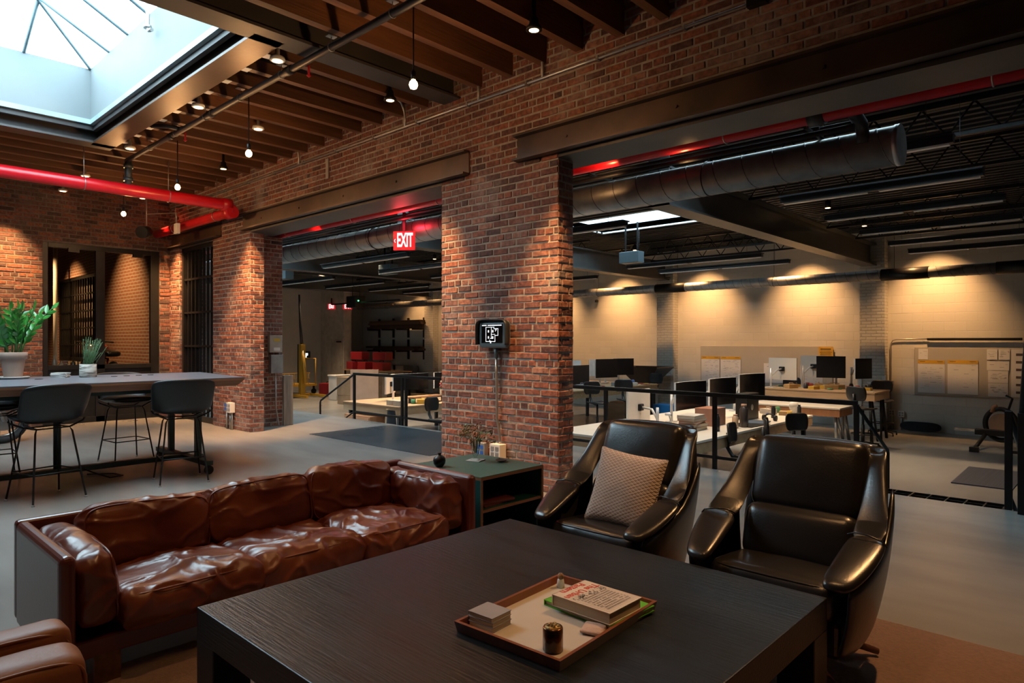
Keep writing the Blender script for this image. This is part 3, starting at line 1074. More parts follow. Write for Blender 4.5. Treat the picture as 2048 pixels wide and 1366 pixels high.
for i in range(60):
    x, y = rnd.uniform(-.05, -.02), rnd.uniform(-.085, .085)
    w_ = rnd.uniform(.003, .012)
    bd.add([(x, y, q), (x + w_, y + .001, q), (x + w_, y + rnd.uniform(.002, .008), q), (x, y + .004, q)], [(0, 1, 2, 3)])
for i in range(14):
    y = -.09 + i * .0135
    bd.add([(-.055, y, q), (.118, y + .004, q), (.118, y + .0048, q), (-.055, y + .0008, q)], [(0, 1, 2, 3)])
bd.build('cover_drawing', INK, ub)
cp = thing('bronze_candle_cup', 'dark marbled bronze cup with patterned lid at the near corner of the tray', 'cup', (-1.335, 1.615, ZT))
BRZ = mat('marbled_bronze', (.22, .10, .035), (.035, .02, .012), rough=.22, metal=.7, scale=14, stretch=(1, 1, .35), detail=4, ramp=(.45, .6))
MB().lathe([(.028, 0), (.032, .004), (.032, .07), (.030, .075), (.026, .0745)], n=28).build('body', BRZ, cp)
GOLD = mat('brass_leaf', (.45, .30, .12), (.25, .16, .06), rough=.3, metal=.9, scale=60, bump=.5, bscale=120)
ld = MB().lathe([(.0255, .0745), (.024, .078), (0, .079)], n=24, cap=False)
for i in range(9):
    a = i * 2.4
    r_ = .005 + .0016 * i
    ld.lathe([(.005, .077), (.004, .082), (0, .0835)], c=(r_ * math.cos(a), r_ * math.sin(a), 0), n=7, cap=False)
ld.build('lid', GOLD, cp)
cushion('felt_pouch', (.075, .085, .012), mat('blush_felt', (.55, .40, .34), (.48, .35, .30), rough=.9, scale=12, bump=.4, bscale=90), None, (-1.325, 1.815, ZT + .0085), (0, 0, R(20)), r=.005, puff=.004, wr=.002, fr=30, n=14, pipe=False)
tag(bpy.data.objects['felt_pouch'], 'small pale pink folded felt pouch beside the green book in the tray', 'pouch')
fg = thing('ceramic_bottle', 'tiny white and tan ceramic bottle in the far corner of the tray', 'bottle', (-1.655, 2.05, ZT))
MB().lathe([(.014, 0), (.016, .01), (.013, .03), (.009, .036)], n=14).build('body', mat('white_glaze', (.7, .68, .66), (.55, .58, .66), rough=.25, scale=30), fg)
MB().lathe([(.010, .034), (.013, .044), (.008, .055), (0, .057)], n=14, cap=False).build('cap', mat('tan_glaze', (.5, .25, .12), (.06, .04, .03), rough=.3, scale=60), fg)

# green side table
LAMG = mat('green_laminate', (.075, .16, .125), (.07, .15, .118), rough=.42)
TEALG = mat('teal_laminate', (.010, .075, .075), (.009, .068, .068), rough=.4)
PLY = mat('plywood_edge', (.26, .13, .06), (.17, .085, .04), rough=.5, scale=3, stretch=(1, 1, 60))
sd = thing('green_side_table', 'green topped open-shelf side table between the sofa arm and brick pier', 'side table', (-3.43, 3.31, 0))
MB().box(-.35, .346, -.31, .31, .517, .522).build('tabletop', LAMG, sd)
MB().box(-.35, .350, -.31, .31, .499, .517).build('tabletop_edge', PLY, sd)
for y in (-.31, .292):
    MB().box(-.35, .344, y, y + .018, .04, .499).build('side_panel', TEALG, sd)
    MB().box(.344, .350, y, y + .018, .04, .499).build('edge_band', PLY, sd)
MB().box(-.33, .335, -.29, .29, .285, .303).build('shelf', TEALG, sd)
MB().box(.335, .342, -.29, .29, .285, .303).build('shelf_edge', PLY, sd)
MB().box(-.33, .335, -.29, .29, .05, .068).build('shelf', TEALG, sd)
MB().box(-.35, -.33, -.29, .29, .04, .499).build('back_panel', TEALG, sd)
for x in (-.3, .28):
    for y in (-.27, .25):
        MB().box(x, x + .03, y, y + .03, 0, .042).build('foot', BLACKST, sd)
for k in range(2):
    tag(MB().box(-.11, .11, -.15, .15, 0, .012 + .004 * k).build('magazine', mat('faded_red_paper', (.16, .04, .035), (.12, .03, .03), rough=.5), bevel=.001),
        ('dim red magazine lying flat at the bottom of the pile on the side table shelf', 'dim red magazine lying askew on top of the pile on the side table shelf')[k], 'magazine', loc=(-3.24, 3.22, .3035 + .0125 * k), rz=R((4, -9)[k]))
bv = thing('black_bud_vase', 'small round matt black bud vase on the green side table', 'vase', (-3.56, 3.06, .522))
MB().lathe([(.022, 0), (.026, .004), (.040, .022), (.044, .045), (.040, .064), (.024, .078), (.012, .084), (.011, .092), (.017, .098), (.013, .099)], n=28).build('body', mat('matt_black_glaze', (.012, .012, .013), rough=.4))
bpy.data.objects['body'].parent = bv if bpy.data.objects['body'].parent is None else bpy.data.objects['body'].parent
for o_ in list(COL.objects):
    if o_.name.startswith('body') and o_.parent is None:
        o_.parent = bv
gv = thing('glass_flower_vase', 'footed clear glass vase of dried flowers on a wooden coaster', 'vase', (-3.55, 3.40, .528))
tag(MB().box(-.055, .055, -.055, .055, 0, .006).build('coaster', WHITEM), 'square pale coaster under the glass flower vase', 'coaster', loc=(-3.55, 3.40, .522), rz=R(20))
MB().lathe([(.038, 0), (.036, .004), (.010, .010), (.008, .022), (.014, .030), (.022, .045), (.032, .09), (.041, .155), (.039, .155), (.030, .09), (.020, .048), (.0, .042)], n=26, cap=False).build('glass_body', glass('vase_glass', (.93, .95, .94), .08), gv)
stm, fl1, fl2, fl3 = MB(), MB(), MB(), MB()
for i in range(44):
    a = rnd.uniform(0, 2 * math.pi)
    sp_ = rnd.uniform(.02, .15)
    hh = rnd.uniform(.17, .27) - sp_ * .3
    tip = Vector((math.cos(a) * sp_, math.sin(a) * sp_, hh))
    stm.tube([(math.cos(a) * .008, math.sin(a) * .008, .05), (math.cos(a) * .024, math.sin(a) * .024, .14), tuple(tip)], .0012, 4)
    tgt = (fl1, fl2, fl3)[i % 3]
    for j in range(9):
        p = tip + Vector((rnd.gauss(0, .014), rnd.gauss(0, .014), rnd.gauss(0, .012)))
        s_ = rnd.uniform(.006, .014)
        d = Vector((rnd.gauss(0, 1), rnd.gauss(0, 1), rnd.gauss(0, 1))).normalized()
        e = d.orthogonal().normalized()
        f = d.cross(e)
        tgt.add([p - e * s_, p + f * s_ * .5 + d * s_ * .3, p + e * s_, p - f * s_ * .5 + d * s_ * .3], [(0, 1, 2, 3)], 0, True)
stm.build('stems', mat('dried_stem', (.35, .32, .18), (.25, .24, .12), rough=.8), gv)
fl1.build('dried_blooms', mat('dried_brown', (.42, .20, .07), (.28, .11, .06), rough=.8), gv)
fl2.build('dried_leaves', mat('dried_green', (.30, .36, .15), (.2, .24, .1), rough=.8), gv)
fl3.build('dried_berries', mat('dried_rust', (.45, .14, .07), (.42, .34, .24), rough=.8), gv)
ds = thing('shell_dish', 'small dark shell-shaped dish with a handle behind the glass vase', 'dish', (-3.38, 3.50, .5225), R(-30))
MB().lathe([(.012, 0), (.034, .006), (.045, .016), (.042, .016), (.030, .009), (0, .005)], n=24, cap=False).build('bowl', mat('dark_pearl', (.03, .03, .035), (.12, .11, .12), rough=.15, scale=18))
for o_ in list(COL.objects):
    if o_.name.startswith('bowl') and o_.parent is None:
        o_.parent = ds
MB().tube([(-.043, 0, .014), (-.06, .0, .018), (-.075, 0, .013)], .003, 6).build('handle', BLACKST, ds)


# ------------------------------------------------------------------ black armchairs
def band(st, n=14, mi=0):
    """loft of flattened ovals: stations (centre, width dir, thickness dir, half width, half thickness)"""
    rows = []
    for c, wd, td, a, b in st:
        c, wd, td = Vector(c), Vector(wd).normalized(), Vector(td).normalized()
        row = []
        for k in range(n):
            t = 2 * math.pi * k / n
            x, y = math.cos(t), math.sin(t)
            x = abs(x) ** .75 * (1 if x > 0 else -1)
            y = abs(y) ** .75 * (1 if y > 0 else -1)
            row.append(tuple(c + wd * (a * x) + td * (b * y)))
        rows.append(row)
    mb = MB()
    mb.sheet(rows, mi, True, closed=True)
    k0 = 0
    mb.f += [tuple(range(n))[::-1], tuple((len(rows) - 1) * n + i for i in range(n))]
    mb.m += [mi, mi]
    mb.s += [True, True]
    mb.a += [0, 0]
    return mb


def armchair(loc, label):
    t = thing('lounge_armchair', label, 'armchair', loc)
    for sg in (-1, 1):
        wing = [((sg * .262, .385, .885), (sg, -.25, 0), (0, .5, .9), .028, .012),
                ((sg * .268, .375, .898), (sg, -.25, 0), (0, .7, .7), .046, .026),
                ((sg * .278, .350, .875), (sg, -.30, 0), (0, .9, .4), .052, .034),
                ((sg * .290, .300, .795), (sg, -.35, 0), (0, .9, .42), .055, .036),
                ((sg * .305, .225, .690), (sg, -.40, 0), (0, .85, .5), .062, .037),
                ((sg * .318, .120, .600), (sg, -.35, .1), (0, .75, .62), .072, .037),
                ((sg * .322, .040, .560), (sg, -.25, .1), (0, .6, .8), .078, .034)]
        band(wing).build('wing', KLEATH, t, subd=1)
        arm = [((sg * .322, .055, .562), (sg, -.2, .1), (0, .6, .8), .080, .035),
               ((sg * .322, .0, .540), (sg, -.1, .08), (0, .45, .9), .083, .036),
               ((sg * .315, -.09, .503), (sg, 0, .05), (0, .4, .92), .080, .034),
               ((sg * .303, -.17, .470), (sg, .05, 0), (0, .38, .92), .072, .031),
               ((sg * .293, -.235, .447), (sg, .1, 0), (0, .3, .95), .060, .026),
               ((sg * .288, -.262, .437), (sg, .1, 0), (0, .2, .97), .040, .016)]
        band(arm).build('armrest', KLEATH, t, subd=1)
        MB().tube([(sg * .245, .05, .575), (sg * .28, .035, .592), (sg * .33, .022, .592), (sg * .385, .012, .580), (sg * .402, .02, .56)], .0035, 6).build('seam', KLEATH, t)
        top = [(sg * .350, .34, .80), (sg * .372, .22, .66), (sg * .382, .08, .55), (sg * .382, -.02, .52), (sg * .372, -.10, .48), (sg * .352, -.18, .45), (sg * .330, -.235, .435)]
        bot = [(sg * .28, .24, .13), (sg * .29, .17, .125), (sg * .295, .08, .12), (sg * .295, 0, .12), (sg * .29, -.06, .12), (sg * .28, -.13, .122), (sg * .27, -.185, .125)]
        rows = []
        for f in (0, .25, .5, .75, 1):
            rows.append([tuple(Vector(a).lerp(Vector(b), f) + Vector((sg * .018 * math.sin(f * 3.14), 0, 0))) for a, b in zip(top, bot)])
        MB().sheet(rows).build('side_panel', KLEATH, t, solid=.03, subd=1)
    rows = []
    for z, y, hw_ in ((.13, .22, .28), (.35, .28, .31), (.5, .32, .335), (.65, .36, .32), (.80, .41, .29), (.885, .42, .275), (.905, .395, .27)):
        rows.append([(hw_ * u, y + .03 * (1 - u * u), z + .012 * (1 - u * u)) for u in (-1, -.66, -.33, 0, .33, .66, 1)])
    MB().sheet(rows).build('back_shell', KLEATH, t, solid=.04, subd=1)
    cushion('back_pad', (.50, .11, .36), KLEATH, t, (0, .305, .748), (R(-21), 0, 0), r=.05, ax=1, puff=.022, wr=.002, fr=3, seed=21, n=24, pipe=False)
    cushion('lumbar_pad', (.50, .12, .26), KLEATH, t, (0, .185, .485), (R(-18), 0, 0), r=.05, ax=1, puff=.025, wr=.002, fr=3, seed=22, n=24, pipe=False)
    cushion('seat_cushion', (.54, .46, .15), KLEATH, t, (0, .02, .325), (R(-5), 0, 0), r=.05, puff=.018, wr=.003, fr=4, seed=23, n=26, pipem=KLEATH)
    MB().box(-.28, .28, -.17, .24, .12, .27).build('seat_base', KLEATH, t, bevel=.02)
    for sx in (-1, 1):
        for sy in (-1, 1):
            MB().tube([(sx * .05, sy * .05 + .04, .11), (sx * .16, sy * .15 + .04, .07), (sx * .30, sy * .25 + .04, .016)], [.022, .020, .014], 8).build('leg', WALNUT, t)
    MB().cyl((0, .04, .05), (0, .04, .15), .03, 12).build('pedestal', WALNUT, t)
    return t


ac = armchair((-1.13, 2.965, .014), 'black leather high-back armchair on the right, empty, beside the rug edge')
dup(ac, (-2.06, 2.985, .014), label='black leather high-back armchair holding the pale pillow')


def pillow_mat():
    m, n, l, b = nt('woven_pillow')
    tc = n.new('ShaderNodeTexCoord')
    sx = n.new('ShaderNodeSeparateXYZ')
    l.new(tc.outputs['Object'], sx.inputs[0])

    def mth(op, a, b_=None, v=None):
        q = n.new('ShaderNodeMath')
        q.operation = op
        l.new(a, q.inputs[0])
        if b_ is not None:
            l.new(b_, q.inputs[1])
        if v is not None:
            q.inputs[1].default_value = v
        return q.outputs[0]
    u = mth('MULTIPLY', sx.outputs['X'], v=105)
    w = mth('MULTIPLY', sx.outputs['Z'], v=170)
    a = mth('ABSOLUTE', mth('SINE', mth('ADD', u, w)))
    c = mth('ABSOLUTE', mth('SINE', mth('SUBTRACT', u, w)))
    mn = mth('MINIMUM', a, c)
    st = mth('LESS_THAN', mn, v=.28)
    mx = n.new('ShaderNodeMixRGB')
    mx.inputs[1].default_value = (.42, .33, .28, 1)
    mx.inputs[2].default_value = (.60, .50, .44, 1)
    l.new(st, mx.inputs[0])
    l.new(mx.outputs[0], b.inputs['Base Color'])
    b.inputs['Roughness'].default_value = .9
    bp = n.new('ShaderNodeBump')
    bp.inputs['Strength'].default_value = .5
    bp.inputs['Distance'].default_value = .004
    l.new(mn, bp.inputs['Height'])
    l.new(bp.outputs[0], b.inputs['Normal'])
    return m


rows_f, rows_b = [], []
N = 22
for i in range(N + 1):
    v = -1 + 2 * i / N
    rf, rb = [], []
    for k in range(N + 1):
        u = -1 + 2 * k / N
        x = .205 * u * (1 - .07 * (1 - v * v))
        z = .205 * v * (1 - .07 * (1 - u * u))
        th = .065 * ((1 - u * u) * (1 - v * v)) ** .45
        th += .004 * noise.noise(Vector((u * 2, v * 2, 3)))
        rf.append((x, -th, z))
        rb.append((x, th, z))
    rows_f.append(rf)
    rows_b.append(rb)
pm_ = MB().sheet(rows_f).sheet([r[::-1] for r in rows_b])
pl = tag(pm_.build('throw_pillow', pillow_mat(), subd=1), 'pale pink beige patterned square pillow leaning in the left black armchair', 'pillow', loc=(-2.0, 3.03, .605))
pl.rotation_euler = (R(-20), R(5), R(4))
# ------------------------------------------------------------------ bar table, stools, plants, motorcycle
GRNST = mat('dark_green_steel', (.012, .032, .028), (.016, .04, .034), rough=.45)
LINO = mat('grey_linoleum', (.115, .125, .15), (.13, .14, .165), rough=.36, scale=2)
PLYW = mat('warm_plywood', (.28, .13, .065), (.19, .085, .045), rough=.5, scale=3, stretch=(1, 1, 50))
bt = thing('bar_table', 'long dark-topped standing table with boat-shaped ends and rolling steel frame', 'table', (-7.85, 1.5, 0))
poly = [(.80, -2.0), (.82, .0), (.80, 1.79), (-.78, 1.95), (-.93, .1), (-.85, -2.0)]
top_ = MB()
top_.prism(poly, 1.005, 1.015, 0)
top_.build('tabletop', LINO, bt)
MB().prism(poly, .985, 1.0048, 0, inset=.0).prism([(x * .998, y * .998) for x, y in poly], .925, .985, 0, inset=.035).build('tabletop_edge', PLYW, bt)
MB().box(-.55, .55, -1.6, 1.5, .875, .925).build('subframe', GRNST, bt)
for y in (-1.45, 1.45):
    for x in (-.34, .42):
        MB().box(x - .03, x + .03, y - .03, y + .03, .13, .88).build('leg', GRNST, bt, bevel=.004)
    MB().box(-.72, .72, y - .04, y + .04, .09, .14).build('foot_bar', GRNST, bt, bevel=.004)
MB().cyl((.05, .24, .14), (.05, .24, .90), .034, 14).build('leg', GRNST, bt)
MB().box(.0, .09, -1.6, 1.5, .09, .14).build('long_rail', GRNST, bt, bevel=.004)
for y in (-1.45, 1.45):
    for x in (-.68, .70):
        c = MB().cyl((x - .018, y, .045), (x + .018, y, .045), .045, 18).box(x - .025, x + .025, y - .012, y + .012, .045, .095).build('caster', BLACKST, bt)
tag(MB().tube([(0, 0, .12), (.06, .05, .09), (.10, .20, .02), (.02, .34, .012), (-.15, .30, .012), (-.3, .1, .012)], .008, 6).build('power_cable', BLACKST), 'black power cable looping from the bar table rail to the floor', 'cable', loc=(-7.7, 1.95, 0))

SHELL = mat('black_stool_leather', (.006, .008, .010), (.009, .011, .013), rough=.42, coat=.08, bump=.05, bscale=60)
WIRE = mat('black_wire', (.012, .012, .012), (.016, .016, .016), rough=.4, metal=.4)


def stool(loc, rz, label):
    """wire-framed bar stool; front of the seat looks along local -y"""
    t = thing('bar_stool', label, 'bar stool', loc, rz, 'bar stools around the standing table')
    prof = [(-.235, .695), (-.22, .720), (-.13, .708), (-.02, .69), (.10, .69), (.185, .715), (.232, .80), (.255, .91), (.275, .985), (.285, 1.035)]
    hw = [.20, .225, .25, .262, .268, .272, .280, .287, .290, .272]
    rows = []
    for i, ((y, z), w) in enumerate(zip(prof, hw)):
        r_ = []
        for k in range(13):
            u = -1 + k / 6
            if i < 5:
                r_.append((w * u, y + .01 * u * u, z + .06 * abs(u) ** 4 * (.4 + .12 * i)))
            else:
                f = (i - 4) / 5
                r_.append((w * u, y - .13 * abs(u) ** 2.4 * (1 - .35 * f), z + .05 * abs(u) ** 4 * (1 - f) - .028 * u ** 4 * f))
        rows.append(r_)
    MB().sheet(rows).build('seat_shell', SHELL, t, solid=.028, subd=1)
    cushion('seat_pad', (.42, .36, .05), SHELL, t, (0, -.04, .728), r=.022, puff=.02, wr=0, n=14, pipe=False)
    for sx in (-1, 1):
        MB().tube([(sx * .245, -.13, .70), (sx * .24, -.10, .685), (sx * .135, -.10, .635), (sx * .150, -.115, .60), (sx * .215, -.225, .015)], .0085, 6).build('leg', WIRE, t)
        MB().tube([(sx * .25, .14, .71), (sx * .24, .13, .685), (sx * .135, .11, .635), (sx * .150, .125, .60), (sx * .215, .225, .015)], .0085, 6).build('leg', WIRE, t)
        for sy in (-1, 1):
            MB().cyl((sx * .2155, sy * .2255, 0), (sx * .2155, sy * .2255, .014), .013, 10).build('foot_glide', CONDUIT, t)
    MB().tube([(-.135, -.10, .635), (.135, -.10, .635), (.135, .11, .635), (-.135, .11, .635)], .0065, 6, closed=True).build('seat_frame', WIRE, t)
    a, z = .1905, .25
    q = .1865
    MB().tube([(-a, -q, z), (a, -q, z), (a, q, z), (-a, q, z)], .0065, 6, closed=True).build('footrest', WIRE, t)
    return t


s0 = stool((-7.08, 1.50, 0), R(-90 + 14), 'black wire-legged bar stool nearest the camera, its back turned, before the pots')
dup(s0, (-7.02, 2.62, 0), R(-90 - 12), 'black wire-legged bar stool with its back turned at the right end of the standing table')
dup(s0, (-8.66, 2.62, 0), R(90 + 6), 'black wire-legged bar stool across the table, its glossy seat seen under the right half')
dup(s0, (-8.62, 1.35, 0), R(90 - 4), 'black wire-legged bar stool across the table, near the motorcycle wheel')

# things on the bar table
TZ = 1.015
TERRA = mat('pale_terracotta', (.42, .29, .23), (.36, .245, .19), rough=.8, scale=5)
pp = thing('potted_zz_plant', 'glossy green leafy potted plant in a pale terracotta pot on the bar table', 'potted plant', (-8.45, 1.50, TZ))
MB().lathe([(.08, .006), (.085, .01), (.13, .004), (.145, .018), (.143, .024), (.085, .012)], n=36).build('saucer', mat('white_saucer', (.55, .52, .5), rough=.4), pp)
MB().lathe([(.078, .012), (.105, .20), (.107, .205), (.120, .205), (.126, .275), (.116, .275), (.112, .24), (0, .24)], n=36, cap=False).build('pot', TERRA, pp)
MB().lathe([(.112, .245), (.0, .25)], n=24, cap=False).build('soil', mat('potting_soil', (.03, .02, .014), rough=1), pp)
LEAF = mat('zz_leaf', (.022, .13, .02), (.055, .27, .04), rough=.28, scale=9, coat=.3)
STEM = mat('zz_stem', (.06, .18, .04), rough=.5)
r2 = random.Random(5)
for i in range(16):
    a = i * 2.399 + .3
    tilt = r2.uniform(.08, .50) if i else .05
    Ls = r2.uniform(.36, .56)
    base = Vector((math.cos(a) * .06, math.sin(a) * .06, .24))
    pts = []
    for j in range(9):
        f = j / 8
        rr = Ls * math.sin(tilt * (0.6 + .6 * f)) * f
        pts.append(base + Vector((math.cos(a) * rr, math.sin(a) * rr, Ls * f * math.cos(tilt * f))))
    st_ = MB().tube(pts, [.008 * (1 - .6 * j / 8) for j in range(9)], 6).build('stem', STEM, pp)
    lf = MB()
    for j in range(2, 9):
        for sg in (-1, 1):
            if j == 8 and sg > 0:
                continue
            p = pts[j]
            ax_ = (pts[j] - pts[j - 1]).normalized()
            side = ax_.cross(Vector((math.cos(a + .6), math.sin(a + .6), .3))).normalized() * sg
            d = (ax_ * .75 + side * .8 + Vector((0, 0, .1)) + Vector((r2.gauss(0, .15), r2.gauss(0, .15), r2.gauss(0, .15)))).normalized()
            if j == 8:
                d = ax_
            nrm = d.cross(side).normalized()
            wv = d.cross(nrm).normalized()
            ll = r2.uniform(.075, .115)
            rows = []
            for q in range(5):
                f = q / 4
                hw_ = .021 * math.sin(math.pi * min(.97, .12 + f * .86)) ** .8
                c_ = p + d * (ll * f) - nrm * (.012 * f * f)
                rows.append([tuple(c_ - wv * hw_ + nrm * .004), tuple(c_), tuple(c_ + wv * hw_ + nrm * .004)])
            lf.sheet(rows)
    lf.build('leaves', LEAF, st_)
rp = thing('potted_rosemary', 'small grey-green rosemary in a birch bark pot on the bar table', 'potted plant', (-8.28, 2.13, TZ))
BIRCH = mat('birch_bark', (.42, .40, .36), (.08, .07, .06), rough=.8, scale=9, stretch=(1, 1, 6), detail=7, ramp=(.45, .62), bump=.4)
MB().lathe([(.078, 0), (.082, .01), (.080, .14), (.074, .14), (.072, .12), (0, .12)], n=28, cap=False).build('pot', BIRCH, rp)
nd = MB()
for i in range(44):
    a = r2.uniform(0, 6.28)
    b0 = Vector((math.cos(a) * r2.uniform(0, .055), math.sin(a) * r2.uniform(0, .055), .11))
    tp = b0 + Vector((math.cos(a) * r2.uniform(0, .08) + .02, math.sin(a) * r2.uniform(0, .08) + .05, r2.uniform(.14, .33)))
    nd.tube([tuple(b0), tuple(tp)], .0018, 4)
    for j in range(24):
        f = r2.uniform(.15, 1)
        p = b0.lerp(tp, f)
        d = Vector((r2.gauss(0, 1), r2.gauss(0, 1), r2.uniform(.2, 1.4))).normalized() * r2.uniform(.014, .024)
        e = d.orthogonal().normalized() * .0018
        nd.add([tuple(p - e), tuple(p + e), tuple(p + d)], [(0, 1, 2)], 0, True)
nd.build('needles', mat('rosemary_green', (.06, .15, .06), (.10, .22, .10), rough=.6), rp)
CARD = mat('white_card', (.62, .60, .58), (.5, .48, .46), rough=.6, scale=2, stretch=(1, 1, 90))
for k in range(6):
    tag(MB().box(-.075, .075, -.05, .05, 0, .0085).build('card_pack', CARD, bevel=.001), ('pale printed card pack at the bottom of the neat pile on the bar table' if k == 0 else 'pale printed card packs piled between the two plants on the bar table'), 'card pack', None if k == 0 else 'card packs piled on the bar table', loc=(-8.36, 1.89 + .004 * (k % 3), TZ + .0088 * k), rz=R(50 + (0, 5, -4, 9, 2, -6)[k]))
for k in range(4):
    tag(MB().lathe([(.03, 0), (.032, .003), (.028, .005)], n=18).build('cork_coaster', BLACKST), 'small round dark coaster in the row right of the rosemary pot', 'coaster', 'row of dark coasters', loc=(-8.20 - .02 * k, 2.36 + .13 * k, TZ))
tag(MB().lathe([(.035, 0), (.037, .003), (.028, .005)], n=18).build('cork_coaster', BLACKST), 'small round dark coaster lying alone between the plant saucer and card pile', 'coaster', loc=(-8.15, 1.66, TZ))


# motorcycle
def motorcycle(loc, rz, label):
    t = thing('motorcycle', label, 'motorcycle', loc, rz)
    TYRE = mat('tyre_rubber', (.012, .012, .012), rough=.75)
    CHR = mat('dull_chrome', (.5, .5, .5), rough=.22, metal=1)
    MRED = mat('motorcycle_red', (.30, .010, .014), rough=.25, coat=.6)
    for y, nm in ((.68, 'front_wheel'), (-.68, 'rear_wheel')):
        w = MB().tube([(0, y + .26 * math.cos(a), .31 + .26 * math.sin(a)) for a in [2 * math.pi * i / 36 for i in range(36)]], .05, 10, closed=True).build(nm, TYRE, t)
        rm = MB().tube([(0, y + .205 * math.cos(a), .31 + .205 * math.sin(a)) for a in [2 * math.pi * i / 36 for i in range(36)]], .018, 8, closed=True)
        rm.cyl((-.07, y, .31), (.07, y, .31), .045, 16)
        for i in range(10):
            a = math.pi * i / 5
            rm.cyl((.015, y + .04 * math.cos(a), .31 + .04 * math.sin(a)), (0, y + .2 * math.cos(a + .12), .31 + .2 * math.sin(a + .12)), .006, 6)
        rm.build('rim', CHR, w)
        MB().cyl((.055, y, .31), (.062, y, .31), .13, 28).build('brake_disc', CHR, w)
    for sx in (-.09, .09):
        MB().cyl((sx, .68, .31), (sx, .42, .92), .022, 10).build('fork', CHR, t)
    MB().tube([(-.34, .28, .98), (-.22, .34, 1.0), (0, .42, .97), (.22, .34, 1.0), (.34, .28, .98)], .014, 8).build('handlebar', BLACKST, t)
    cushion('fuel_tank', (.28, .50, .24), MRED, t, (0, .10, .80), (R(-6), 0, 0), r=.1, puff=.03, wr=0, n=16, pipe=False)
    cushion('seat', (.26, .62, .10), KLEATH, t, (0, -.42, .78), (R(4), 0, 0), r=.045, puff=.02, wr=0, n=16, pipe=False)
    eng = MB().box(-.16, .16, -.18, .26, .26, .52)
    for i in range(7):
        eng.box(-.13, .13, -.05, .2, .53 + i * .022, .54 + i * .022)
    eng.cyl((-.2, .0, .36), (.2, .0, .36), .11, 20)
    eng.build('engine', mat('engine_alloy', (.22, .21, .2), rough=.4, metal=.8), t, bevel=.01)
    MB().tube([(.14, .2, .45), (.17, .3, .3), (.18, .1, .2), (.18, -.5, .24), (.18, -.85, .32)], [.02, .022, .028, .045, .05], 10).build('exhaust', CHR, t)
    MB().tube([(0, .42, .85), (0, .2, .66), (0, .1, .28), (0, -.3, .26), (0, -.4, .66), (0, .2, .70)], .022, 8).build('frame', MRED, t)
    MB().cyl((0, -.3, .4), (0, -.68, .31), .03, 8).build('swing_arm', BLACKST, t)
    MB().lathe([(.02, -.05), (.08, 0), (.085, .06), (.07, .07), (0, .07)], n=18, cap=False).build('headlight', CHR, t).matrix_local = Matrix.Translation((0, .5, .88)) @ Matrix.Rotation(R(-90), 4, 'X')
    rows = [[(sx * .07, .68 + .33 * math.cos(a), .31 + .33 * math.sin(a)) for sx in (-1, -.5, 0, .5, 1)] for a in [R(25 + 13 * i) for i in range(9)]]
    MB().sheet(rows).build('mudguard', MRED, t, solid=.004)
    return t


mc = motorcycle((-11.3, 1.22, 0), R(4), 'red and black motorcycle parked behind the bar table, front wheel showing')
tag(MB().box(-.4, .4, -1.0, 1.0, 0, .40).build('plinth', BLACKST), 'low black plinth under the motorcycle in the next room', 'plinth', loc=(-15.1, 4.1, 0), rz=R(93))
dup(mc, (-15.1, 4.1, .40), R(93), label='red motorcycle parked in the next room, seen through the interior window')
# ledge with bottles behind the interior window
tag(MB().box(-.2, .2, -.85, .85, .86, .90).box(-.18, .18, -.8, -.76, 0, .86).box(-.18, .18, .76, .8, 0, .86).build('work_bench', mat('bench_top', (.14, .09, .05), rough=.6)), 'narrow wooden bench behind the interior window holding bottles', 'bench', loc=(-13.75, 3.6, 0))
for i, (y, h, r_, c, lb) in enumerate(((3.02, .26, .035, (.35, .33, .30), 'clear tall bottle at the left end of the bench behind the interior window'), (3.12, .16, .04, (.3, .28, .25), 'clear jar on the bench behind the interior window'), (3.30, .20, .035, (.06, .03, .01), 'brown bottle with pale label behind the interior window'), (3.22, .1, .05, (.38, .3, .2), 'low pale tub behind the interior window'))):
    tag(MB().lathe([(r_, 0), (r_, h * .6), (r_ * .35, h * .78), (r_ * .35, h), (0, h)], n=16, cap=False).build('bench_bottle', mat('bottle_%s' % ('a', 'b', 'c', 'd')[i], c, rough=.2)), lb, 'bottle', loc=(-13.72, y, .9))
tag(MB().tube([(0, 0, 0), (0, 0, 2.6), (.0, .0, 3.9)], .05, 10).build('white_drain_pipe', WHITEM), 'white vertical pipe in the next room behind the interior window', 'pipe', loc=(-19.9, 4.4, .0))

# ------------------------------------------------------------------ pipework of the lounge
rpz = thing('red_sprinkler_main', 'thick red sprinkler pipe crossing under the joists on the left', 'pipe', (-10.1, 4.5, 3.48))
MB().tube([(0, -7.9, 0), (0, -.12, 0), (0, -.04, -.01), (0, 0, -.04), (0, 0, -.12)], .083, 20).build('pipe', REDP, rpz)
MB().tube([(.06, .0, -.13), (-.05, .0, -.10), (-3.09, .0, -.10)], .075, 20).build('branch_pipe', REDP, rpz)
MB().cyl((.08, 0, -.11), (-.12, 0, -.11), .092, 20).cyl((0, 0, .0), (0, -.14, 0), .096, 20).build('coupling', REDP, rpz)
for y in (-.9, -1.95, -3.0, -4.4):
    MB().cyl((0, y, .08), (0, y, .5), .006, 6).tube([(.088 * math.cos(a), y, .088 * math.sin(a)) for a in [R(24 * i) for i in range(15)]], .006, 5, closed=True).build('hanger', CONDUIT, rpz)
for x in (-.5, -2.2):
    MB().cyl((x, 0, 0), (x, 0, .5), .005, 6).tube([(x, .080 * math.cos(a), -.1 + .080 * math.sin(a)) for a in [R(24 * i) for i in range(15)]], .006, 5, closed=True).build('hanger', CONDUIT, rpz)
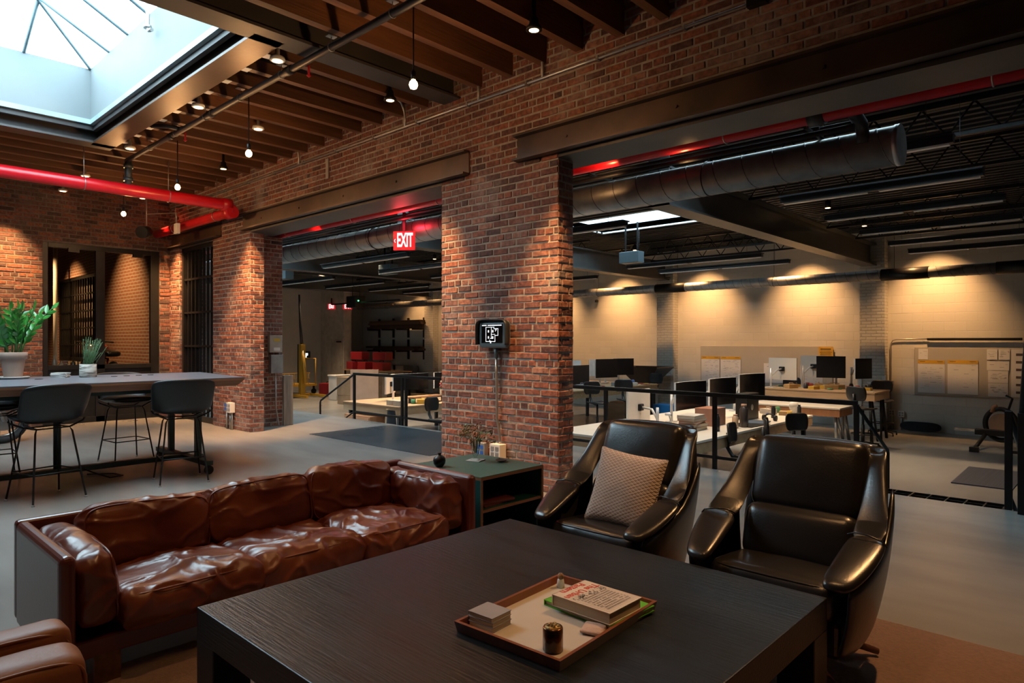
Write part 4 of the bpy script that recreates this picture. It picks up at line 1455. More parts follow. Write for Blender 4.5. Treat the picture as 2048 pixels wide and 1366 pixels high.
MB().cyl((0, -1.42, .05), (0, -1.42, .40), .045, 14).cyl((0, -1.42, .12), (0, -1.42, .17), .06, 14).cyl((0, -1.42, .30), (0, -1.42, .35), .06, 14).build('riser', mat('blue_grey_valve', (.06, .075, .08), rough=.4, metal=.4), rpz)
bp_ = thing('black_sprinkler_branch', 'long thin black pipe with clips crossing beneath the timber joists', 'pipe', (-10.1, 3.06, 3.88))
MB().cyl((0, 0, 0), (11, 0, 0), .030, 14).build('pipe', BLKPIPE, bp_)
for x in (1.6, 2.75, 4.45, 6.5, 8.2):
    MB().cyl((x - .05, 0, 0), (x + .05, 0, 0), .040, 14).build('coupling', BLKPIPE, bp_)
for i in range(12):
    x = .9 + .85 * i
    MB().tube([(x, .034 * math.cos(a), .034 * math.sin(a)) for a in [R(30 * k) for k in range(12)]], .004, 5, closed=True).box(x - .03, x + .03, -.04, .04, .088, .096).cyl((x, 0, .03), (x, 0, .09), .004, 5).build('clip', CONDUIT, bp_)
for x in (1.9, 4.7, 7.0):
    MB().cyl((x, .05, -.01), (x, .05, -.10), .010, 8).tube([(x, .05, -.10), (x, .05, -.115)], [.022, .006], 8).build('sprinkler_head', REDP, bp_)
MB().tube([(1.9, 0, .02), (1.8, -.1, .05), (1.6, -.22, .07)], .025, 8).build('elbow_branch', BLKPIPE, bp_)

wc_ = thing('wall_conduit', 'long steel conduit running high along the brick arcade wall', 'conduit', (-13, 4.695, 3.84))
MB().cyl((0, 0, 0), (15, 0, 0), .014, 10).build('pipe', CONDUIT, wc_)
for i in range(18):
    x = .6 + .82 * i
    MB().box(x - .012, x + .012, -.018, .03, -.02, .02).build('strap', CONDUIT, wc_)
for x in (11.02, 11.55):
    MB().box(x - .07, x + .07, -.03, .028, -.028, .028).build('junction_fitting', BLACKST, wc_)
cd = thing('curved_conduit_drop', 'steel conduit curving down the wall from the joists, above the centre pier', 'conduit', (-4.85, 4.69, 3.84))
MB().tube([(0, 0, 0), (0, 0, .10), (0, -.01, .17), (0, -.06, .26), (0, -.16, .30), (0, -1.6, .30)], .014, 8).build('pipe', CONDUIT, cd)
for x, lb in ((-6.05, 'steel conduit curving down the wall beside the third joist left of the centre'), (-8.4, 'steel conduit curving down the wall above the first lintel'), (-4.0, 'steel conduit dropping from the joists near the black can light'), (-1.98, 'steel conduit rising from the first black junction on the wall conduit'), (-1.45, 'steel conduit rising from the second black junction on the wall conduit')):
    dup(cd, (x, 4.69, 3.84), label=lb)
tag(MB().box(-.03, .03, -.012, .0, -.13, .13).build('cover_plate', mat('painted_patch', (.36, .31, .27), rough=.8)), 'pale painted plate on the brick above the first lintel', 'plate', loc=(-7.72, 4.718, 3.66))
tag(MB().box(-.28, .28, -.28, .28, -.03, .10).build('ceiling_speaker', BLACKST, bevel=.02), 'flat black panel fixed between joists above the hanging bulbs', 'speaker', loc=(-6.1, 3.25, 4.12))
pj = thing('wall_projector_lamp', 'round black theatre-style lamp and pale box hung in the far corner', 'lamp', (-12.2, 4.0, 3.25))
MB().cyl((0, 0, 0), (.12, -.12, -.03), .10, 18).build('housing', BLACKST, pj)
MB().cyl((0, 0, .05), (0, 0, .7), .01, 6).tube([(0, 0, .3), (.5, .3, .3), (.5, .3, .1)], .008, 6).build('bracket', CONDUIT, pj)
MB().box(.43, .57, .28, .33, -.05, .12).build('box', WHITEM, pj)

# ------------------------------------------------------------------ fittings on the piers
dp = thing('wall_display_unit', 'rounded grey display showing a white floor plan, fixed to the brick pier', 'display', (-4.60, 4.715, 1.47))
GB = mat('blue_grey_plastic', (.085, .12, .14), (.08, .112, .13), rough=.4)
MB().box(-.195, .195, -.085, -.01, -.135, .135).build('housing', GB, dp, bevel=.035, seg=4)
hd = MB()
n_ = 24
ro, ri = [], []
for (w_, h_, y_) in ((.20, .14, -.05), (.205, .145, -.115)):
    row = []
    for k in range(n_ + 1):
        t = math.pi * (-.12 + 1.24 * k / n_)
        c_, s_ = math.cos(t), math.sin(t)
        row.append((w_ * abs(c_) ** .35 * (1 if c_ > 0 else -1), y_ - .0, h_ * abs(s_) ** .35 * (1 if s_ > 0 else -1)))
    ro.append(row)
hd.sheet(ro)
hd.build('hood', mat('dark_plastic', (.02, .022, .025), rough=.45), dp, solid=.008)
MB().box(-.145, .145, -.089, -.084, -.085, .105).build('screen', mat('screen_black', (.003, .003, .004), rough=.12), dp, bevel=.01)
WLINE = mat('screen_white', (.9, .95, 1), (.9, .95, 1), emit=1.1)
ln = MB()


def seg(x0, z0, x1, z1, w=.0028):
    ln.box(min(x0, x1) - w, max(x0, x1) + w, -.0905, -.0893, min(z0, z1) - w, max(z0, z1) + w)


seg(-.13, .088, -.075, .088, .004)
seg(-.05, .088, .13, .088, .004)
for a in ((-.08, .07, .03, .07), (-.08, -.07, -.08, .07), (-.08, -.07, .045, -.07), (.045, -.07, .045, -.01), (.045, -.01, .085, -.01), (.085, -.01, .085, .055), (.03, .07, .03, .055), (.03, .055, .085, .055), (-.005, .07, -.005, -.04), (-.005, -.0, .045, 0), (-.02, -.04, .02, -.04), (.05, .055, .05, .03), (.065, .055, .065, .04), (-.03, -.07, -.03, -.055)):
    seg(*a, .0018)
for a in ((-.045, .03), (.015, .03), (-.045, -.03), (.015, -.03), (-.015, -.075)):
    ln.box(a[0] - .007, a[0] + .007, -.0905, -.0893, a[1] - .011, a[1] + .011)
ln.build('floor_plan_drawing', WLINE, dp)
MB().cyl((.0, -.03, -.13), (.0, -.03, -.23), .02, 12).build('gland', GB, dp)
tag(MB().tube([(0, 0, 0), (0.0, 0, -.15), (.01, 0, -.52), (.01, 0, -.60), (.045, 0, -.74), (.05, 0, -.82), (.05, 0, -.84)], .013, 10).build('display_conduit', CONDUIT), 'painted conduit dropping from the wall display down the brick pier', 'conduit', loc=(-4.60, 4.69, 1.24))


def outlet(name, label, loc, blue, w=.09, h=.12, d=.06, pipes=0):
    t = thing(name, label, 'electrical outlet', loc)
    MB().box(-w / 2, w / 2, -d, 0, -h / 2, h / 2).build('box', WHITEM if not blue else GALV, t, bevel=.004)
    mb = MB()
    for sx in (-1, 1):
        for sz in (-1, 1):
            mb.box(sx * w * .22 - w * .15, sx * w * .22 + w * .15, -d - .003, -d + .001, sz * h * .2 - h * .14, sz * h * .2 + h * .14)
    mb.build('sockets', mat('socket_blue', (.02, .12, .55), rough=.4) if blue else mat('socket_grey', (.25, .25, .26), rough=.4), t)
    for k in range(pipes):
        x = -w * .25 + k * w * .5 if pipes > 1 else 0
        MB().cyl((x, -.03, -h / 2), (x, -.03, -loc[2] + (ZL if loc[1] > 8 else 0)), .013, 10).build('conduit', CONDUIT, t)
    return t


outlet('outlet_box', 'metal outlet box with four blue sockets low on the centre brick pier', (-4.80, 4.715, .315), True, .13, .14)
outlet('outlet_box', 'plain grey outlet box right of the blue sockets, below the display conduit', (-4.56, 4.715, .325), False, .14, .145, .09)
outlet('outlet_box', 'blue-socket outlet box on two conduits low on the far brick pier', (-10.66, 4.715, .35), True, .12, .15, .05, 1)
outlet('outlet_box', 'white-socket outlet box on conduits low on the far brick pier', (-10.50, 4.715, .35), False, .14, .16, .08, 2)
eb = thing('electrical_panel', 'grey electrical box with warning stickers on the far pier jamb', 'electrical box', (-10.382, 5.36, 1.2))
MB().box(0, .08, -.13, .09, .02, .30).build('upper_box', mat('beige_box', (.36, .31, .26), rough=.5), eb, bevel=.004)
MB().box(0, .09, -.11, .10, -.32, -.02).build('lower_box', GALV, eb, bevel=.004)
for z, c in ((.20, (.55, .35, .03)), (.05, (.6, .58, .55))):
    MB().box(.081, .082, -.06, .05, z, z + .05).build('sticker', mat('sticker_%d' % int(z * 100), c), eb)
MB().tube([(.04, -.01, -.32), (.04, 0, -.9), (.05, .03, -1.1), (.05, .05, -1.2)], .012, 8).build('conduit', CONDUIT, eb)
MB().cyl((.03, -.28, -1.2), (.03, -.28, 1.6), .012, 8).build('conduit', CONDUIT, eb)
tag(MB().box(0, .05, 0, .17, 0, .83).build('timber_corner_guard', mat('weathered_timber', (.24, .19, .15), (.15, .12, .095), rough=.85, scale=5, stretch=(4, 4, .5), bump=.4), bevel=.006), 'weathered grey timber guard at the foot of the far pier jamb', 'board', loc=(-10.4, 5.50, 0))
# ------------------------------------------------------------------ railing
def rail_post(name, x, y, z0=0, z1=.80, parent=None, r=.021):
    return MB().box(x - r, x + r, y - r, y + r, z0, z1).build(name, BLACKST, parent, bevel=.003)


def railing(label, pts, posts, extra=None):
    t = thing('railing', label, 'railing', (pts[0][0], 6.88, 0))
    x0 = pts[0][0]
    a = pts[0][0] - x0
    b = pts[1][0] - x0
    MB().box(a, b, -.022, .022, .79, .835).build('top_rail', BLACKST, t, bevel=.004)
    MB().box(a, b, -.016, .016, .11, .145).build('bottom_rail', BLACKST, t, bevel=.003)
    for x in posts:
        rail_post('post', x - x0, 0, -.3, .80, t)
    return t


ra = railing('black steel railing at platform edge left of the centre pier, ending in a stair handrail', [(-10.38, 0), (-5.6, 0)], (-10.36, -8.95, -8.85, -7.4, -5.9))
MB().tube([(.02, 0, .81), (-1.12, 0, .26), (-1.14, 0, .22), (-1.14, 0, -.6)], .021, 4).build('handrail', BLACKST, ra)
MB().tube([(.02, 0, .13), (-.9, 0, -.33)], .015, 4).build('lower_handrail', BLACKST, ra)
rb = railing('black steel railing at platform edge behind the two black armchairs', [(-5.55, 0), (-1.93, 0)], (-4.83, -3.38, -1.94))
MB().tube([(3.6, 0, .81), (3.6, 1.10, .24), (3.6, 1.13, .2), (3.6, 1.13, -.6)], .021, 4).build('handrail', BLACKST, rb)
MB().tube([(3.6, 0, .13), (3.6, .95, -.36)], .015, 4).build('lower_handrail', BLACKST, rb)
rc = thing('railing', 'black steel stair railing at the right edge of the picture', 'railing', (-.80, 6.88, 0))
for x, y, z1 in ((.03, 0, .82), (.13, -.12, .82), (.03, 1.13, .22)):
    MB().box(x - .026, x + .026, y - .026, y + .026, -.6 if y > .5 else 0.0, z1).build('post', BLACKST, rc, bevel=.003)
MB().tube([(.03, 0, .81), (.03, 1.13, .24)], .023, 4).build('handrail', BLACKST, rc)
MB().tube([(.03, 0, .13), (.03, 1.1, -.42)], .018, 4).build('lower_handrail', BLACKST, rc)
MB().tube([(.13, -.12, .8), (1.9, -.12, .8)], .023, 4).build('top_rail', BLACKST, rc)
MB().tube([(.13, -.12, .79), (.155, -.12, 1.25), (.19, -.12, 1.9)], .022, 8).build('standing_pole', BLACKST, rc)

# ------------------------------------------------------------------ ductwork and pipes of the big room
def duct(name, label, x0, x1, y, z, r, gap=None, cap=True, hang=(), pitch=.28):
    t = thing(name, label, 'duct', (x0, y, z))
    L_ = x1 - x0
    MB().cyl((0, 0, 0), (L_, 0, 0), r, 36).build('duct_tube', GALV, t)
    mb = MB()
    pts = []
    n_ = int(L_ / pitch * 18)
    for i in range(n_ + 1):
        a = 2 * math.pi * i / 18
        pts.append((L_ * i / n_, (r + .001) * math.cos(a), (r + .001) * math.sin(a)))
    mb.tube(pts, .0045, 4)
    mb.build('spiral_seam', mat('duct_seam', (.12, .12, .12), rough=.4, metal=.8), t)
    if cap:
        MB().tube([(L_ - .03, 0, 0), (L_ + .006, 0, 0)], r + .006, 36).build('end_cap', GALV, t)
    for x in hang:
        MB().tube([(x, (r + .006) * math.cos(a), (r + .006) * math.sin(a)) for a in [R(15 * i) for i in range(24)]], .006, 4, closed=True).cyl((x, 0, r), (x, 0, 3.96 - z), .005, 6).build('hanger', BLACKST, t)
    return t


duct('spiral_duct', 'large galvanised spiral duct hanging just beyond the arcade, end cap at right', -14.5, -1.36, 5.98, 2.965, .158, hang=(3, 6.1, 9, 11.5))
wdt = duct('spiral_duct', 'long thin galvanised spiral duct running along the far white wall', -24, .6, 16.15, 2.85, .115, hang=[2 + 2.6 * i for i in range(9)], pitch=.22)
for x in (-9.2, -3.6, -1.55):
    MB().cyl((x + 24 - .45, 0, 0), (x + 24 + .45, 0, 0), .128, 24).build('duct_grille', BLACKST, wdt)
rd = thing('red_sprinkler_line', 'red sprinkler pipe running high behind the brick arcade wall', 'pipe', (-15, 5.5, 3.19))
MB().cyl((0, 0, 0), (17.5, 0, 0), .063, 18).build('pipe', REDP, rd)
for i in range(9):
    x = 1 + 1.9 * i
    MB().cyl((x, 0, .06), (x, 0, .8), .005, 6).tube([(x, .067 * math.cos(a), .067 * math.sin(a)) for a in [R(24 * k) for k in range(15)]], .006, 5, closed=True).build('hanger', CONDUIT, rd)
MB().cyl((13.1, 0, 0), (13.22, 0, 0), .082, 18).build('coupling', BLKPIPE, rd)
MB().tube([(13.4, 0, 0), (13.4, .15, -.02), (13.4, .3, -.05), (13.4, .34, -.12), (13.4, .34, -.2)], .05, 12).build('drop_elbow', BLKPIPE, rd)
for i, (y, z, r_, lb) in enumerate(((5.72, 3.24, .032, 'uppermost of the black pipes bundled beside the red sprinkler line'), (5.62, 3.08, .022, 'thin black pipe directly under the red sprinkler line'), (5.74, 3.16, .016, 'thin black conduit in the pipe bundle above the big duct'), (5.84, 3.18, .016, 'thin black conduit in the pipe bundle nearest to the big duct'))):
    tag(MB().cyl((-14.5, 0, 0), (-1.9 + .3 * (i % 2), 0, 0), r_, 10).build('black_pipe', BLKPIPE), lb, 'pipe', loc=(0, y, z))
BRASS = mat('brass_rod', (.45, .26, .10), rough=.35, metal=.9)
for x, lb in ((-4.12, 'slotted steel strut hanger holding the pipes right of the centre pier'), (-1.95, 'slotted steel strut hanger holding the pipes near the duct end'), (-8.9, 'slotted steel strut hanger holding the pipes left of the centre pier'), (-11.6, 'slotted steel strut hanger holding the pipes near the far pier')):
    t = thing('pipe_strut_hanger', lb, 'hanger', (x, 5.72, 3.137))
    MB().box(-.02, .02, -.14, .28, -.01, .0).build('strut', BLACKST, t)
    MB().cyl((0, -.13, 0), (0, -.13, .8), .005, 6).build('rod', BRASS, t)
    MB().cyl((0, .26, 0), (0, .26, .8), .005, 6).build('rod', BRASS, t)

# linear lights, unlit
LENS = mat('unlit_diffuser', (.80, .77, .74), rough=.4)


def strip(loc, label, L_=2.75):
    t = thing('linear_light', label, 'ceiling light', loc, 0, 'unlit linear ceiling lights of the big room')
    MB().box(-L_ / 2, L_ / 2, -.045, .045, .02, .085).box(-L_ / 2, L_ / 2, -.09, .09, .085, .10).build('housing', BLACKST, t)
    MB().box(-L_ / 2 + .03, -.06, -.03, .03, .006, .02).build('diffuser', LENS, t)
    MB().box(.06, L_ / 2 - .03, -.03, .03, .006, .02).build('diffuser', LENS, t)
    for x in (-L_ * .4, L_ * .4):
        MB().cyl((x, 0, .1), (x, 0, .91), .003, 5).build('cable', BLACKST, t)
    return t


s1 = None
bays = ((-2.1, 'right of the big beam', 2.0), (-6.85, 'between the middle pilasters', 3.1), (-11.8, 'left of the centre pier', 3.1), (-16.9, 'near the lumber racks', 3.0))
ordn = ('nearest', 'second', 'third', 'fourth', 'fifth', 'farthest')
for bx, bn, bl in bays:
    s1 = None
    for k, y in enumerate((6.55, 8.05, 9.6, 11.2, 12.8, 14.2)):
        if bx == -6.85 and k in (0, 2, 3):
            continue
        if bx < -10 and k == 0:
            continue
        lb = '%s unlit black linear light in the row of the bay %s' % (ordn[k], bn)
        xx = bx
        s_ = strip((xx, y, 3.03), lb, bl) if s1 is None else dup(s1, (xx, y, 3.03), label=lb)
        s1 = s1 or s_
for (x, y, z, lb) in ((-7.9, 12.2, 3.2, 'pale grey box heater hanging under the skylight of the far room'), (-13.3, 9.8, 3.15, 'grey box heater hanging left of the centre pier in the far room'), (-16.3, 8.7, 3.15, 'small grey hanging box just beside the far pier')):
    t = thing('hanging_unit_heater', lb, 'heater', (x, y, z))
    MB().box(-.24, .24, -.12, .12, -.12, .12).build('housing', GB, t, bevel=.01)
    for sx in (-.15, .15):
        MB().box(sx - .01, sx + .01, -.02, .02, .12, .75).build('bracket', BLACKST, t)
bd_ = thing('small_downlight', 'small lit downlight tucked above the big duct end', 'downlight', (-3.6, 7.3, 3.75))
MB().cyl((0, 0, 0), (0, 0, .12), .055, 14).cyl((0, 0, .12), (0, 0, .27), .015, 8).build('housing', BLACKST, bd_)
MB().cyl((0, 0, -.004), (0, 0, 0), .042, 14).build('lens', LAMPON, bd_)
for x, y, lb in ((-3.77, 9.5, 'small lit downlight just below the big duct'), (-3.9, 12.2, 'small lit downlight between the second and third light rows'), (-3.97, 14.6, 'small lit downlight between the fourth and fifth light rows'), (-9.29, 14.5, 'small lit downlight left of the hanging grey heater'), (-14.4, 12.2, 'small lit downlight left of the centre pier'), (-16.3, 10.2, 'small unlit-looking downlight near the far pier beam')):
    dup(bd_, (x, y, 3.72), label=lb)

# exit signs
SIGNRED = mat('exit_sign_red', (.75, .02, .03), (.7, .018, .028), rough=.3, emit=.45)
SIGNWHITE = mat('exit_letters', (1, .80, .78), (1, .78, .76), emit=1.6)


def exit_sign(loc, rz, label, arrow=True, s=1.):
    t = thing('exit_sign', label, 'exit sign', loc, rz)
    MB().box(-.165 * s, .165 * s, -.012, .012, -.10 * s, .10 * s).build('panel', SIGNRED, t, bevel=.003)
    text_mesh('letters', 'EXIT', .205 * s, SIGNWHITE, t, (.012 * s, -.014, .0), (R(90), 0, 0), sx=.58)
    if arrow:
        MB().add([(-.152 * s, -.0135, .0), (-.135 * s, -.0135, .022 * s), (-.13 * s, -.0135, .018 * s), (-.143 * s, -.0135, 0), (-.13 * s, -.0135, -.018 * s), (-.135 * s, -.0135, -.022 * s)], [(0, 1, 2, 3), (0, 3, 4, 5)]).build('arrow', SIGNWHITE, t)
    MB().box(-.02, .02, -.02, .02, .10 * s, .30 * s).build('mount', BLACKST, t)
    return t


exit_sign((-7.37, 5.70, 2.79), R(38), 'lit red EXIT sign with left arrow hanging beside the centre pier')
for o_ in COL.objects:
    if o_.name == 'exit_sign':
        o_.scale = (.92, 1, 1.30)
l = bpy.data.lights.new('exit_glow', 'POINT')
l.energy, l.color, l.shadow_soft_size = 7, (1, .03, .05), .1
o_ = bpy.data.objects.new('exit_glow', l)
o_.location = (-7.3, 5.60, 3.0)
COL.objects.link(o_)
for x, z in ((-9.2, 3.02), (-3.75, 3.03)):
    spot('pipe_lamp', (x, 5.36, z), (x - .15, 5.5, 3.2), 5, 130, .9)

# ------------------------------------------------------------------ far wall dressing
BOARD = mat('pale_tack_board', (.40, .375, .33), (.36, .335, .295), rough=.75, scale=1.4)
PAP = mat('white_paper', (.66, .66, .66), (.62, .62, .62), rough=.8)
PYEL = mat('yellow_strip', (.62, .36, .03), rough=.6)
PENC = mat('pencil_grey', (.28, .29, .32), rough=.9)
PDK = mat('marker_black', (.05, .05, .06), rough=.9)


def sheet_paper(x0, x1, z0, z1, label, yellow=True, lines=18, ink=PENC, kind='scribble', seed=0):
    t = thing('flip_chart_sheet', label, 'paper sheet', ((x0 + x1) / 2, YF - .05, z0))
    w, h = (x1 - x0) / 2, z1 - z0
    MB().box(-w, w, -.006, 0, 0, h).build('paper', PAP, t)
    if yellow:
        MB().box(-w, w, -.0075, -.006, h - .08, h).build('header_strip', PYEL, t)
        MB().box(-w * .85, -w * .45, -.008, -.0075, h - .035, h - .025).box(w * .45, w * .85, -.008, -.0075, h - .035, h - .025).build('printed_bar', PDK, t)
    q = random.Random(seed)
    mb = MB()
    top = h - (.12 if yellow else .05)
    for i in range(lines):
        z = top - (top - .05) * i / lines
        x = -w * .8 + q.random() * w * .4
        while x < w * .75:
            l_ = q.uniform(.02, .12) if kind == 'scribble' else q.uniform(.03, .08)
            if q.random() < .55:
                zz = z + q.uniform(-.012, .012)
                mb.box(x, min(x + l_, w * .85), -.0075, -.0062, zz, zz + q.uniform(.003, .009))
            x += l_ + q.uniform(.02, .1)
    if lines:
        mb.build('handwriting', ink, t)
    return t


def board(x0, x1, z0, z1, label):
    tag(MB().box(0, x1 - x0, -.03, 0, 0, z1 - z0).build('pin_board', BOARD, bevel=.004), label, 'board', loc=(x0, YF - .01, z0))


board(-8.78, -5.33, .17, 1.28, 'long beige pin board on the far wall between two white pilasters')
sheet_paper(-8.74, -8.21, .27, 1.0, 'yellow-headed flip chart sheet at the left end of the long pin board', seed=1)
sheet_paper(-8.18, -7.62, .27, 1.0, 'yellow-headed flip chart sheet second from the left on the long pin board', seed=2, lines=22)
sheet_paper(-7.0, -6.20, .34, .84, 'wide white drawing sheet with black marker lines on the long pin board', False, 9, PDK, seed=3)
sheet_paper(-6.08, -5.55, .28, .80, 'white sheet half hidden by monitors on the long pin board', False, 6, seed=4)
nt_ = thing('yellow_notice', 'yellow printed notice at the right end of the long pin board', 'notice', (-5.48, YF - .05, .83))
MB().box(-.17, .17, -.006, 0, 0, .44).build('paper', PYEL, nt_)
q_ = MB().box(-.12, .12, -.0075, -.006, .37, .40)
for i in range(10):
    w_ = (.11, .14, .12, .13, .06, .12, .14, .03, .10, .07)[i]
    q_.box(-w_, w_, -.0075, -.006, .335 - i * .031, .345 - i * .031)
q_.build('printed_lines', mat('brown_print', (.12, .07, .02), rough=.8), nt_)
board(-3.6, -1.2, .22, 1.27, 'beige pin board at the far right with flip charts and photo sheets')
sheet_paper(-3.53, -3.02, .27, .99, 'yellow-headed flip chart sheet at the left of the right-hand pin board', seed=5, lines=12)
sheet_paper(-2.97, -2.42, .27, 1.0, 'yellow-headed flip chart sheet in the middle of the right-hand pin board', seed=6, lines=6)
sheet_paper(-3.52, -3.34, 1.0, 1.24, 'small white note above the left flip chart on the right pin board', False, 3, seed=7)
sheet_paper(-2.27, -2.09, 1.02, 1.24, 'small typed sheet at the top of the right-hand pin board', False, 5, seed=8)
sheet_paper(-2.07, -1.88, 1.02, 1.24, 'black-framed certificate at the top of the right-hand pin board', False, 5, PDK, seed=9)
sheet_paper(-2.27, -1.89, .80, .99, 'wide grey drawing print on the right-hand pin board', False, 4, seed=10)
sheet_paper(-2.25, -1.91, .54, .79, 'typed list on the right-hand pin board, third row down', False, 12, seed=11)
sheet_paper(-2.25, -1.91, .25, .53, 'lowest typed list on the right-hand pin board', False, 12, seed=12)
ps = thing('photo_sheet', 'tall sheet of dark product photos at the far right edge of the wall', 'poster', (-1.6, YF - .05, .26))
MB().box(-.26, .26, -.006, 0, 0, .98).build('paper', PAP, ps)
for i in range(6):
    for j in range(2):
        MB().box(-.18 + j * .2, -.07 + j * .2, -.0075, -.006, .07 + .155 * i, .12 + .155 * i).build('printed_photo', mat('photo_dark', (.10, .07, .07), rough=.8), ps)
cn = thing('bent_wall_conduit', 'bent conduit with black wall rail above the right-hand pin board', 'conduit', (-4.07, YF - .04, ZL))
MB().tube([(0, 0, .35), (0, 0, 1.95), (.03, 0, 2.02), (.10, 0, 2.05), (.75, 0, 2.06)], .013, 8).build('pipe', CONDUIT, cn)
MB().box(.72, 2.4, -.05, .0, 2.02, 2.075).build('black_rail', BLACKST, cn)
MB().box(-.05, .05, -.04, .02, 1.0, 1.1).build('box', WHITEM, cn)
outlet('outlet_box', 'dark-socket outlet on conduits at the foot of the far wall, left one', (-4.05, YF, -.22), False, .12, .13, .06, 2)
outlet('outlet_box', 'white-socket outlet on a conduit at the foot of the far wall, right one', (-3.86, YF, -.24), False, .12, .13, .06, 1)
sk = thing('skateboard', 'dark skateboard deck leaning on its edge against the far wall', 'skateboard', (-3.48, YF - .07, ZL))
pts = []
for k in range(32):
    t = 2 * math.pi * k / 32
    c_, s_ = math.cos(t), math.sin(t)
    pts.append((.40 * abs(c_) ** .55 * (1 if c_ > 0 else -1), .105 * abs(s_) ** .8 * (1 if s_ > 0 else -1)))
MB().prism(pts, -.006, .006).build('deck', mat('black_grip_tape', (.02, .02, .025), rough=.9), sk).matrix_local = Matrix.Translation((0, 0, .11)) @ Matrix.Rotation(R(90 - 12), 4, 'X')
for sx in (-.25, .25):
    MB().cyl((sx, .05, .06), (sx, .05, .17), .022, 10).build('wheel', WHITEM, sk)
tag(MB().lathe([(.05, 0), (.06, .05), (.03, .08), (0, .08)], n=14, cap=False).build('dome_camera', BLACKST), 'small black dome camera high on the far wall near the centre pier', 'camera', loc=(-12.25, YF - .1, 2.62))

# rowing machine and mats
rw = thing('rowing_machine', 'black rowing machine with round flywheel cage by the far wall at right', 'rowing machine', (-2.05, 15.3, ZL))
MB().tube([(0, .29 * math.cos(a), .45 + .29 * math.sin(a)) for a in [2 * math.pi * i / 32 for i in range(32)]], .045, 10, closed=True).build('flywheel_cage', BLACKST, rw)
MB().cyl((-.04, 0, .45), (.04, 0, .45), .20, 28).build('flywheel', mat('flywheel_tan', (.26, .14, .08), rough=.4), rw)
bpy.data.objects['flywheel_cage'].location = bpy.data.objects['flywheel'].location = (.22, 0, 0)
bpy.data.objects['flywheel_cage'].rotation_euler = bpy.data.objects['flywheel'].rotation_euler = (0, 0, R(62))
MB().box(-.50, -.1, -.09, .0, .29, .33).build('slide_rail', CONDUIT, rw)
MB().box(-.17, 1.1, -.12, .02, .24, .35).build('body_beam', BLACKST, rw, bevel=.01)
MB().tube([(.0, -.05, .27), (-.08, -.75, .05)], .035, 8).box(-.15, -.01, -.82, -.70, 0, .09).build('front_leg', BLACKST, rw)
MB().tube([(.6, -.05, .27), (.6, -.5, .02)], .03, 8).box(.4, .8, -.55, -.48, 0, .05).build('rear_leg', BLACKST, rw)
MB().tube([(.3, 0, .6), (.4, -.05, .95), (.3, -.05, 1.0)], .02, 8).build('monitor_arm', BLACKST, rw)
MB().tube([(.10, -.08, .68), (.12, -.1, .78), (.18, -.1, .80)], .035, 8).build('wooden_handle', mat('cork_wood', (.35, .17, .09), rough=.6), rw)
tag(MB().prism([(-1.90, 11.10), (-1.2, 11.10), (-1.2, 12.7), (-1.93, 12.7)], ZL, ZL + .015).build('ribbed_mat', mat('navy_ribbed_rubber', (.028, .033, .055), (.018, .022, .038), rough=.7, scale=1, stretch=(60, .5, 1), detail=1)), 'dark blue ribbed rubber mat on the lower floor at right', 'mat')

# ------------------------------------------------------------------ desks
BIRW = mat('birch_plywood', (.46, .30, .17), (.38, .24, .13), rough=.5, scale=2, stretch=(1, 6, 6))
WHTOP = mat('white_desk_top', (.66, .60, .52), (.62, .56, .48), rough=.4)
ORW = mat('orange_plywood', (.40, .17, .07), (.33, .14, .055), rough=.5, scale=2, stretch=(6, 6, 1))


def desk(loc, w, d, h, label, topm, legm=BLACKST, trestle=False, apron=BIRW):
    t = thing('workbench_desk', label, 'desk', loc)
    MB().box(-w / 2, w / 2, -d / 2, d / 2, h - .03, h).build('desktop', topm, t, bevel=.003)
    MB().box(-w / 2 + .01, w / 2 - .01, -d / 2 + .01, -d / 2 + .04, h - .17, h - .03).box(-w / 2 + .01, w / 2 - .01, d / 2 - .04, d / 2 - .01, h - .17, h - .03).box(w / 2 - .04, w / 2 - .01, -d / 2 + .04, d / 2 - .04, h - .17, h - .03).box(-w / 2 + .01, -w / 2 + .04, -d / 2 + .04, d / 2 - .04, h - .17, h - .03).build('apron', apron, t)
    for sx in (-1, 1):
        for sy in (-1, 1):
            x, y = sx * (w / 2 - .12), sy * (d / 2 - .12)
            if trestle:
                MB().cyl((x, y, h - .1), (x + sx * .06, y + sy * .10, 0), .03, 8).cyl((x, y - sy * .1, h - .1), (x + sx * .06, y - sy * .3, 0), .022, 8).build('leg', legm, t)
            else:
                MB().box(x - .03, x + .03, y - .03, y + .03, 0, h - .03).build('leg', legm, t)
    return t


MB0 = mat('monitor_black', (.006, .006, .008), rough=.25)
MBK = mat('monitor_back_cream', (.68, .60, .52), (.66, .58, .50), rough=.4)
MWH = mat('monitor_back_white', (.72, .72, .72), rough=.35)
ARMW = mat('arm_white', (.62, .62, .62), (.55, .55, .55), rough=.3, metal=.3)


